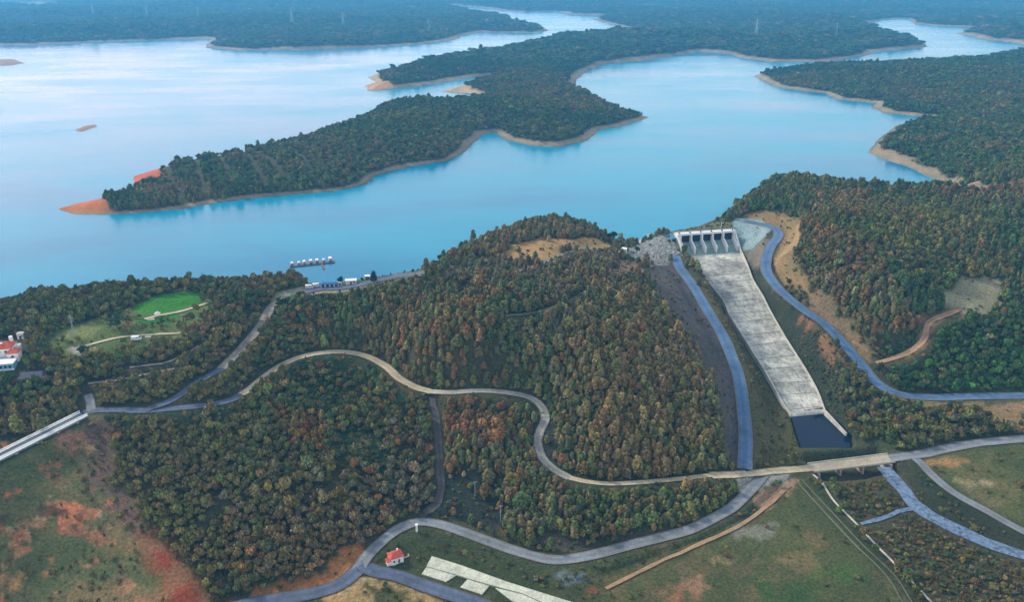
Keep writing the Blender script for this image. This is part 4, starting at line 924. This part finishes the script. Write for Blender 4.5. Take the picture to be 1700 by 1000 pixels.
def rocks():
    mbp = []
    for i in range(1900):
        q = random.random()
        px, py = (random.uniform(1040, 1142), random.uniform(386, 440))
        mbp.append((px, py))
    P = hit(mbp); V = []; Fc = []
    poly = hit([(1036, 418), (1055, 405), (1085, 394), (1130, 386), (1126, 400), (1136, 428), (1115, 436), (1075, 440), (1050, 430)])[:, :2]
    s = poly_sd(P[:, 0], P[:, 1], poly); P = P[(s > .5) & (lookup(RD, P[:, 0], P[:, 1]) > 1)]
    t = .53
    for p in P:
        r = random.uniform(.25, .85); k = len(V); rot = Euler((random.random() * 6, random.random() * 6, random.random() * 6))
        for v in [(-1, -1, -1), (1, -1, -1), (1, 1, -1), (-1, 1, -1), (-.7, -.7, .8), (.8, -.6, 1), (.6, .7, .8), (-.6, .8, .7)]:
            q = Vector([c * r * random.uniform(.6, .9) for c in v]); q.rotate(rot); V.append((p[0] + q.x, p[1] + q.y, p[2] + q.z * .7 + .1))
        Fc += [tuple(k + a for a in f) for f in [(3, 2, 1, 0), (4, 5, 6, 7), (0, 1, 5, 4), (1, 2, 6, 5), (2, 3, 7, 6), (3, 0, 4, 7)]]
    o = mesh_from('rubble', V, Fc, weathered('rock', (.34, .36, .34), .45, .25, scale2=1)); tag(o, 'grey rubble and boulders heaped on the bank left of the gates', 'rubble', kind='stuff')
rocks()

# ------------------------------------------------------------------ trees
def crown_mesh(name, kind, seed, nleaf):
    rr = np.random.default_rng(seed); V = []; Fc = []
    def quad(c, nrm, s):
        nrm = nrm / (np.linalg.norm(nrm) + 1e-9); t = np.cross(nrm, rr.normal(size=3)); t /= np.linalg.norm(t) + 1e-9; b = np.cross(nrm, t); k = len(V)
        for a_, b_ in ((-1, -.7), (1, -.8), (.8, .9), (-.9, .8)): V.append(c + t * a_ * s * rr.uniform(.7, 1.2) + b * b_ * s * rr.uniform(.7, 1.2))
        Fc.append((k, k + 1, k + 2, k + 3))
    if kind == 'conifer':                                # height 1 = 8 m, narrow uneven spire
        for i in range(nleaf):
            q = rr.random() ** 1.25; a = rr.random() * 2 * math.pi
            rad = math.sqrt(max(0, 1 - (q * 1.02 - .12) ** 2)) * (1 - .3 * q ** 3) * 1.75 * (.88 + .10 * math.sin(q * 17 + seed) + .16 * math.sin(a * 3 + seed + q * 5)) + .08
            rad *= rr.uniform(.7, 1.08); z = 1.4 + q * 4.6
            c = np.array([math.cos(a) * rad, math.sin(a) * rad, z]); quad(c, np.array([math.cos(a), math.sin(a), .35 + q * 1.4]) + rr.normal(size=3) * .5, rr.uniform(.25, .5))
        core = [(0, 0, 1.3)] + [(math.cos(t) * 1.15, math.sin(t) * 1.15, 2.0) for t in np.arange(6) * math.pi / 3] + [(math.cos(t) * .8, math.sin(t) * .8, 4.6) for t in np.arange(6) * math.pi / 3] + [(0, 0, 5.6)]
    else:
        lobes = [(np.array([0, 0, 4.3]), 1.9)]
        for i in range(9):
            a = rr.random() * 2 * math.pi; r = rr.uniform(.9, 2.1); lobes.append((np.array([math.cos(a) * r, math.sin(a) * r, rr.uniform(3.0, 5.8) - r * .4]), rr.uniform(.8, 1.35)))
        for i in range(nleaf):
            c0, r = lobes[rr.integers(len(lobes))]; d = rr.normal(size=3); d[2] = abs(d[2]) * .9 - .25; d /= np.linalg.norm(d)
            quad(c0 + d * r * rr.uniform(.8, 1.1), d + rr.normal(size=3) * .45, rr.uniform(.26, .52))
        core = [(0, 0, 2.3)] + [(math.cos(t) * 1.9, math.sin(t) * 1.9, 3.3) for t in np.arange(6) * math.pi / 3] + [(math.cos(t) * 1.4, math.sin(t) * 1.4, 4.9) for t in np.arange(6) * math.pi / 3] + [(0, 0, 5.8)]
    k = len(V); V += [np.array(c) for c in core]
    me = bpy.data.meshes.new(name)
    F2 = [tuple(f) for f in Fc] + [(k, k + 1 + (i + 1) % 6, k + 1 + i) for i in range(6)] + [(k + 1 + i, k + 1 + (i + 1) % 6, k + 7 + (i + 1) % 6, k + 7 + i) for i in range(6)] + [(k + 7 + i, k + 7 + (i + 1) % 6, k + 13) for i in range(6)]
    me.from_pydata([tuple(v) for v in V], [], F2); me.update(); me.materials.append(LEAF_O); return me
def trunk_mesh(name, kind, seed):
    rr = random.Random(seed); m = MB(); h = 4.6 if kind == 'broad' else 5.0
    m.tube((0, 0, -.6), (0, 0, h * .5), .22, .15, 6); m.tube((0, 0, h * .5), (0, 0, h), .15, .06, 6)
    for i in range(5):
        a = rr.random() * 6.28; z = h * rr.uniform(.4, .8); l = 1.3 if kind == 'broad' else .7
        m.tube((0, 0, z), (math.cos(a) * l, math.sin(a) * l, z + l * .7), .08, .03, 5)
    me = bpy.data.meshes.new(name); me.from_pydata(m.v, [], m.f); me.update(); me.materials.append(M['bark']); return me
KINDS = [('conifer', s) for s in (1, 2, 3)] + [('broad', s) for s in (4, 5, 6)]
crowns = [crown_mesh('crown', k, s, 230 if k == 'conifer' else 300) for k, s in KINDS]
trunks = [trunk_mesh('trunk', k, s) for k, s in KINDS]

PAL = {'green': (.038, .070, .032), 'olive': (.080, .085, .034), 'brown': (.110, .082, .050), 'rust': (.115, .060, .036), 'grey': (.085, .085, .07), 'teal': (.018, .054, .034), 'yellow': (.12, .10, .028), 'bright': (.035, .12, .025), 'orange': (.19, .075, .03)}
PN = list(PAL); PV = np.array([PAL[k] for k in PN]) * 1.35 * np.array([1.24, 1.21, .84])
def weights(px, py, Y, x, y):
    """palette weights per tree, from large patches of species"""
    n = len(px); Wt = np.zeros((n, len(PN)))
    def setw(m, **k):
        Wt[m] = 0
        for a, b in k.items(): Wt[m, PN.index(a)] = b
    A_ = np.ones(n, bool)
    setw(A_, green=3, olive=3, brown=3.6, rust=.9, grey=1.2, teal=.4, yellow=.3)
    def inp(poly): return poly_sd(px, py, poly) > 0
    setw(inp([(-300, 440), (560, 440), (620, 520), (400, 680), (150, 700), (-300, 700)]), olive=4, brown=2, green=2, yellow=.8, teal=.6, rust=.3)
    setw(inp([(180, 700), (400, 690), (520, 740), (620, 860), (560, 940), (330, 960), (200, 820)]), olive=4, brown=3, green=1.0, grey=1.2, rust=.5, yellow=.4)
    setw(inp([(400, 680), (560, 650), (700, 700), (720, 840), (640, 870), (560, 790)]), green=2, teal=2.5, brown=1.2, rust=.7, olive=1.4, grey=1.5, orange=.08)
    setw(inp([(440, 680), (540, 690), (540, 760), (470, 740)]), rust=2, orange=.8, brown=2, olive=1)
    setw(inp([(740, 650), (850, 660), (860, 740), (790, 740), (740, 720)]), rust=3.0, brown=2.5, olive=1.5, green=1.0)
    setw(inp([(640, 500), (850, 480), (880, 640), (700, 640), (600, 560)]), brown=4, rust=1.3, green=2, olive=2, grey=1.2)
    setw(inp([(1340, 380), (1440, 390), (1540, 500), (1530, 590), (1450, 600), (1360, 470)]), brown=5, rust=2.6, green=1, olive=1.2, grey=1.2)
    setw(inp([(1190, 285), (1420, 290), (1470, 400), (1340, 400)]), brown=4, rust=.8, olive=2, green=1.6)
    setw(inp([(1450, 320), (1800, 320), (1800, 560), (1540, 560), (1430, 390)]), teal=2, green=3, olive=1.6, brown=1.8, rust=.3)
    setw(inp([(1470, 560), (1800, 540), (1800, 660), (1480, 655)]), green=3, teal=2.5, bright=.6, brown=1, olive=1)
    setw(Y > 640, green=4, teal=2.4, brown=1.4, olive=1.2, grey=.4)
    setw((Y > 1500), green=2.0, teal=4, brown=.4)
    # species patches
    for i in range(len(PN)): Wt[:, i] *= np.exp((fbm(x, y, 55 + 8 * i, 3, 50 + i) - .5) * 7)
    return Wt / Wt.sum(1)[:, None]
def lattice(x0, x1, y0, y1, s, dens, seed, umax=.95):
    rr = np.random.default_rng(seed)
    xs = np.arange(x0, x1, s); ys = np.arange(y0, y1, s * .87)
    X, Y = np.meshgrid(xs, ys); X = X + (np.arange(len(ys)) % 2)[:, None] * s / 2
    X = (X + rr.uniform(-.38, .38, X.shape) * s).ravel(); Y = (Y + rr.uniform(-.38, .38, Y.shape) * s).ravel()
    m = (np.abs(X / Y) < umax); X, Y = X[m], Y[m]
    d = lookup(dens, X, Y); m = rr.random(len(X)) < d; return X[m], Y[m], rr
BROAD = [(-300, 440), (620, 440), (560, 520), (430, 600), (560, 610), (720, 660), (720, 850), (640, 870), (600, 950), (330, 1010), (180, 830), (170, 690), (-300, 720)]
FO = []
def species(px, py, x, y):
    b = poly_sd(px, py, BROAD) > 0; b |= poly_sd(px, py, [(1440, 560), (1900, 520), (1900, 900), (1240, 800), (1230, 430), (1300, 500), (1400, 620)]) > 0
    return b | (fbm(x, y, 40, 3, 61) > .62)
def forest(x0, x1, y0, y1, s, seed, scale, ylo=0, zone=''):
    X, Y, rr = lattice(x0, x1, y0, y1, s, TD, seed)
    Z = lookup(H, X, Y); px, py = topx(X, Y, Z)
    m = (px > -260) & (px < 1960) & (py < 1180); X, Y, Z, px, py = X[m], Y[m], Z[m], px[m], py[m]
    b = species(px, py, X, Y)
    if zone == 'near':                                  # broadleaf crowns are wider and stand farther apart
        keep = ~b | (rr.random(len(X)) < .97); X, Y, Z, px, py, b = [q[keep] for q in (X, Y, Z, px, py, b)]
    Wt = weights(px, py, Y, X, Y); c = (rr.random(len(X))[:, None] > Wt.cumsum(1)).sum(1).clip(0, len(PN) - 1)
    C = (.6 * PV[c] + .4 * (Wt @ PV)) * np.exp(rr.normal(0, .22, (len(X), 1))) * np.exp(rr.normal(0, .08, (len(X), 3)))
    sx = scale * np.exp(rr.normal(0, .22, len(X))); sz = sx * np.exp(rr.normal(0, .16, len(X)))
    if zone == 'far': b[:] = b | (rr.random(len(b)) < .7)
    if zone == 'near': sx = sx * np.where(b, .64, .92); sz = sz * np.where(b, .78, .84)
    small = rr.random(len(X)) < .1; sx = np.where(small, sx * .65, sx); sz = np.where(small, sz * .6, sz)
    return dict(x=X, y=Y, z=Z - .2, px=px, py=py, b=b, c=c, C=C, sx=sx, sz=sz, r=rr.uniform(0, 6.28, len(X)))
def take(T, m): return {k: v[m] for k, v in T.items()}
near_f = forest(-720, 820, 165, 700, 2.55, 1, .88, zone='near')
# individuals: the 300 nearest that stand in the picture
inv = (near_f['px'] > 5) & (near_f['px'] < 1695) & (near_f['py'] < 1012)
dist = np.sqrt(near_f['x'] ** 2 + near_f['y'] ** 2 + (CAMZ - near_f['z']) ** 2)
score = dist / np.where(near_f['b'], 1.35, 1) / near_f['sx']; score[~inv] = 1e9
sel = np.zeros(len(dist), bool); sel[np.argsort(score)[:300]] = True
ind, rest = take(near_f, sel), take(near_f, ~sel)
AD = {'green': 'dark green', 'olive': 'olive green', 'brown': 'brown', 'rust': 'rust red', 'grey': 'greyish', 'teal': 'blue-green', 'yellow': 'yellowish', 'bright': 'bright green', 'orange': 'orange'}
REG = [('in the wood above the orange bank', lambda x, y: x < 725 and y > 760), ('in the hollow left of the dirt track', lambda x, y: x < 725), ('between the dirt track and the winding gravel road', lambda x, y: x < 915 and y < 800),
       ('in the strip of wood above the valley road', lambda x, y: x < 1260 and y > 780), ('in the big wood left of the spillway road', lambda x, y: x < 1230), ('on the slope right of the spillway', lambda x, y: True)]
tree_src = {}
for i in range(len(ind['x'])):
    k = (3 if ind['b'][i] else 0) + i % 3
    kn = 'broadleaf_tree' if ind['b'][i] else 'pine_tree'
    if k not in tree_src:
        e = empty(kn); t = bpy.data.objects.new('trunk', trunks[k]); c = bpy.data.objects.new('crown', crowns[k])
        for q in (t, c): col.objects.link(q); q.parent = e
        tree_src[k] = e
    else: e = copy_tree(tree_src[k])
    e.location = (ind['x'][i], ind['y'][i], ind['z'][i]); e.rotation_euler.z = ind['r'][i]; s = ind['sx'][i]; e.scale = (s, s, ind['sz'][i])
    for ch in e.children:
        if ch.name.startswith('crown'): ch.color = (*ind['C'][i], 1)
    a = AD[PN[ind['c'][i]]]; reg = [r for r, f in REG if f(ind['px'][i], ind['py'][i])][0]
    sh = 'round-crowned' if ind['b'][i] else 'narrow upright'
    tag(e, f'{a} {sh} tree {reg}', 'tree', f'{a} {sh} trees {reg}')
def gn_scatter(T, name, label, kind_label='wood', size=None):
    if len(T['x']) == 0: return
    me = bpy.data.meshes.new(name); n = len(T['x'])
    me.vertices.add(n); me.vertices.foreach_set('co', np.stack([T['x'], T['y'], T['z']], 1).astype(np.float32).ravel())
    def at_(nm, ty, arr, f):
        a = me.attributes.new(nm, ty, 'POINT'); a.data.foreach_set(f, np.asarray(arr, np.float32 if ty != 'INT' else np.int32).ravel())
    at_('rot', 'FLOAT_VECTOR', np.stack([np.zeros(n), np.zeros(n), T['r']], 1), 'vector')
    at_('scl', 'FLOAT_VECTOR', np.stack([T['sx'], T['sx'], T['sz']], 1), 'vector')
    at_('tcol', 'FLOAT_COLOR', np.column_stack([T['C'], np.ones(n)]), 'color')
    at_('kind_', 'INT', T['b'].astype(int) * 3 + np.arange(n) % 3, 'value')
    o = bpy.data.objects.new(name, me); col.objects.link(o)
    ng = bpy.data.node_groups.new('scatter', 'GeometryNodeTree')
    ng.interface.new_socket('Geometry', in_out='INPUT', socket_type='NodeSocketGeometry'); ng.interface.new_socket('Geometry', in_out='OUTPUT', socket_type='NodeSocketGeometry')
    gi = ng.nodes.new('NodeGroupInput'); go = ng.nodes.new('NodeGroupOutput'); jn = ng.nodes.new('GeometryNodeJoinGeometry')
    def named(nm, dt):
        x = ng.nodes.new('GeometryNodeInputNamedAttribute'); x.data_type = dt; x.inputs['Name'].default_value = nm; return x.outputs[0]
    rot, scl, kd = named('rot', 'FLOAT_VECTOR'), named('scl', 'FLOAT_VECTOR'), named('kind_', 'INT')
    for k in range(6):
        src = tree_src[k]; cr = [c for c in src.children if c.name.startswith('crown')][0]
        oi = ng.nodes.new('GeometryNodeObjectInfo'); oi.transform_space = 'ORIGINAL'; oi.inputs['Object'].default_value = cr
        sm = ng.nodes.new('GeometryNodeSetMaterial'); sm.inputs['Material'].default_value = LEAF_I; ng.links.new(oi.outputs['Geometry'], sm.inputs[0])
        cmp_ = ng.nodes.new('FunctionNodeCompare'); cmp_.data_type = 'INT'; cmp_.operation = 'EQUAL'
        ng.links.new(kd, cmp_.inputs[2]); cmp_.inputs[3].default_value = k
        ip = ng.nodes.new('GeometryNodeInstanceOnPoints')
        ng.links.new(gi.outputs[0], ip.inputs['Points']); ng.links.new(cmp_.outputs[0], ip.inputs['Selection']); ng.links.new(sm.outputs[0], ip.inputs['Instance'])
        ng.links.new(rot, ip.inputs['Rotation']); ng.links.new(scl, ip.inputs['Scale']); ng.links.new(ip.outputs[0], jn.inputs[0])
    ng.links.new(jn.outputs[0], go.inputs[0])
    md = o.modifiers.new('scatter', 'NODES'); md.node_group = ng
    tag(o, label, kind_label, kind='stuff')
# every mesh variant needs one standing tree as its source
for k in range(6): assert k in tree_src, k
gn_scatter(rest, 'forest', 'mixed autumn forest of green, brown and rust trees covering the near slopes')
pen = forest(-1500, 1700, 600, 1700, 4.0, 2, .86, zone='far'); pen['sz'] *= .85
pm_ = pen['y'] > 700 - 0 * pen['x']
m2 = (pen['y'] > 640)
# avoid doubling where the near forest already stands
dbl = (pen['y'] < 700)
lbl = (pen['px'] < 1130)
gn_scatter(take(pen, (~dbl | (lookup(isfar, pen['x'], pen['y']) > .99)) & (~dbl) & lbl), 'peninsula_wood', 'dense dark green woods covering the long peninsula in the lake')
gn_scatter(take(pen, (~dbl) & ~lbl), 'lakeside_wood', 'dense dark green woods on the right shore of the lake')
far = forest(-4200, 4200, 1700, FARY + 300, 13, 3, 2.5, zone='far'); far['sz'] = far['sz'] * .5
gn_scatter(far, 'distant_wood', 'hazy blue-green woods on the far shores of the lake')
# single trees that stand apart
def single(px, py, k, s, colr, label, sz=None):
    p = at(px, py); e = copy_tree(tree_src[k]); e.name = 'broadleaf_tree' if k > 2 else 'pine_tree'; e.location = p; e.scale = (s, s, sz or s)
    for ch in e.children:
        if ch.name.startswith('crown'): ch.color = (*PAL[colr], 1)
    if 'group' in e.keys(): del e['group']
    tag(e, label, 'tree')
single(621, 470, 0, 1.15, 'teal', 'tall dark tree standing alone on the shore between two small huts', 1.3)
single(1057, 420, 4, .75, 'teal', 'small dark tree beside the white hut at the rubble bank')
single(566, 473, 3, .8, 'teal', 'dark bushy tree at the slipway beside the kiosk')
single(1016, 401, 5, 1.2, 'teal', 'dark round tree at the water end of the wooded knoll')
single(140, 592, 4, 1.0, 'teal', 'dark round tree beside the paved park patch')
single(195, 545, 5, 1.3, 'green', 'large dark round tree in the middle of the park grass')
# low scrub
Xs, Ys, rr = lattice(-700, 800, 165, 640, 1.9, SCR * .6, 9); Zs = lookup(H, Xs, Ys); px, py = topx(Xs, Ys, Zs); m = (px > -260) & (px < 1960) & (py < 1180)
Xs, Ys, Zs, px, py = [q[m] for q in (Xs, Ys, Zs, px, py)]
Wt = weights(px, py, Ys, Xs, Ys); rv = poly_sd(px, py, [(1360, 790), (1480, 780), (1800, 960), (1800, 1100), (1500, 1100)]) > 0
Wt[rv] = np.array([1.6, 4, 3, .5, 1.5, .1, .6, 0, 0]) / 11.3
c = (rr.random(len(Xs))[:, None] > Wt.cumsum(1)).sum(1).clip(0, len(PN) - 1); n = len(Xs)
scrub = dict(x=Xs, y=Ys, z=Zs - .7, b=np.ones(n, bool), C=PV[c] * np.exp(rr.normal(0, .25, (n, 1))), sx=.26 * np.exp(rr.normal(0, .35, n)), sz=.3 * np.exp(rr.normal(0, .3, n)), r=rr.uniform(0, 6.28, n))
gn_scatter(scrub, 'scrub', 'low bushes and brush over the banks, ravine and rough grass', 'scrub')

# ------------------------------------------------------------------ haze
hz = MB().box((0, 7600, 60), (42000, 15600, 250)).build('haze', bpy.data.materials.new('haze')); tag(hz, kind='stuff', label='blue haze in the air over the distant hills', cat='haze')
hm = hz.data.materials[0]; hm.use_nodes = True; n = hm.node_tree; n.nodes.clear()
pv = n.nodes.new('ShaderNodeVolumePrincipled'); ou = n.nodes.new('ShaderNodeOutputMaterial'); n.links.new(pv.outputs[0], ou.inputs['Volume'])
pv.inputs['Color'].default_value = (.13, .54, 1.0, 1); pv.inputs['Density'].default_value = .00014; pv.inputs['Anisotropy'].default_value = .2
print('CREST', SL, [SP(0,d,0)[:2] for d in (0,10,13)], cl3[:4], cr3[:4]); print('TREES', len(near_f['x']), len(pen['x']), len(far['x']), len(Xs), 'kinds', sorted(tree_src))
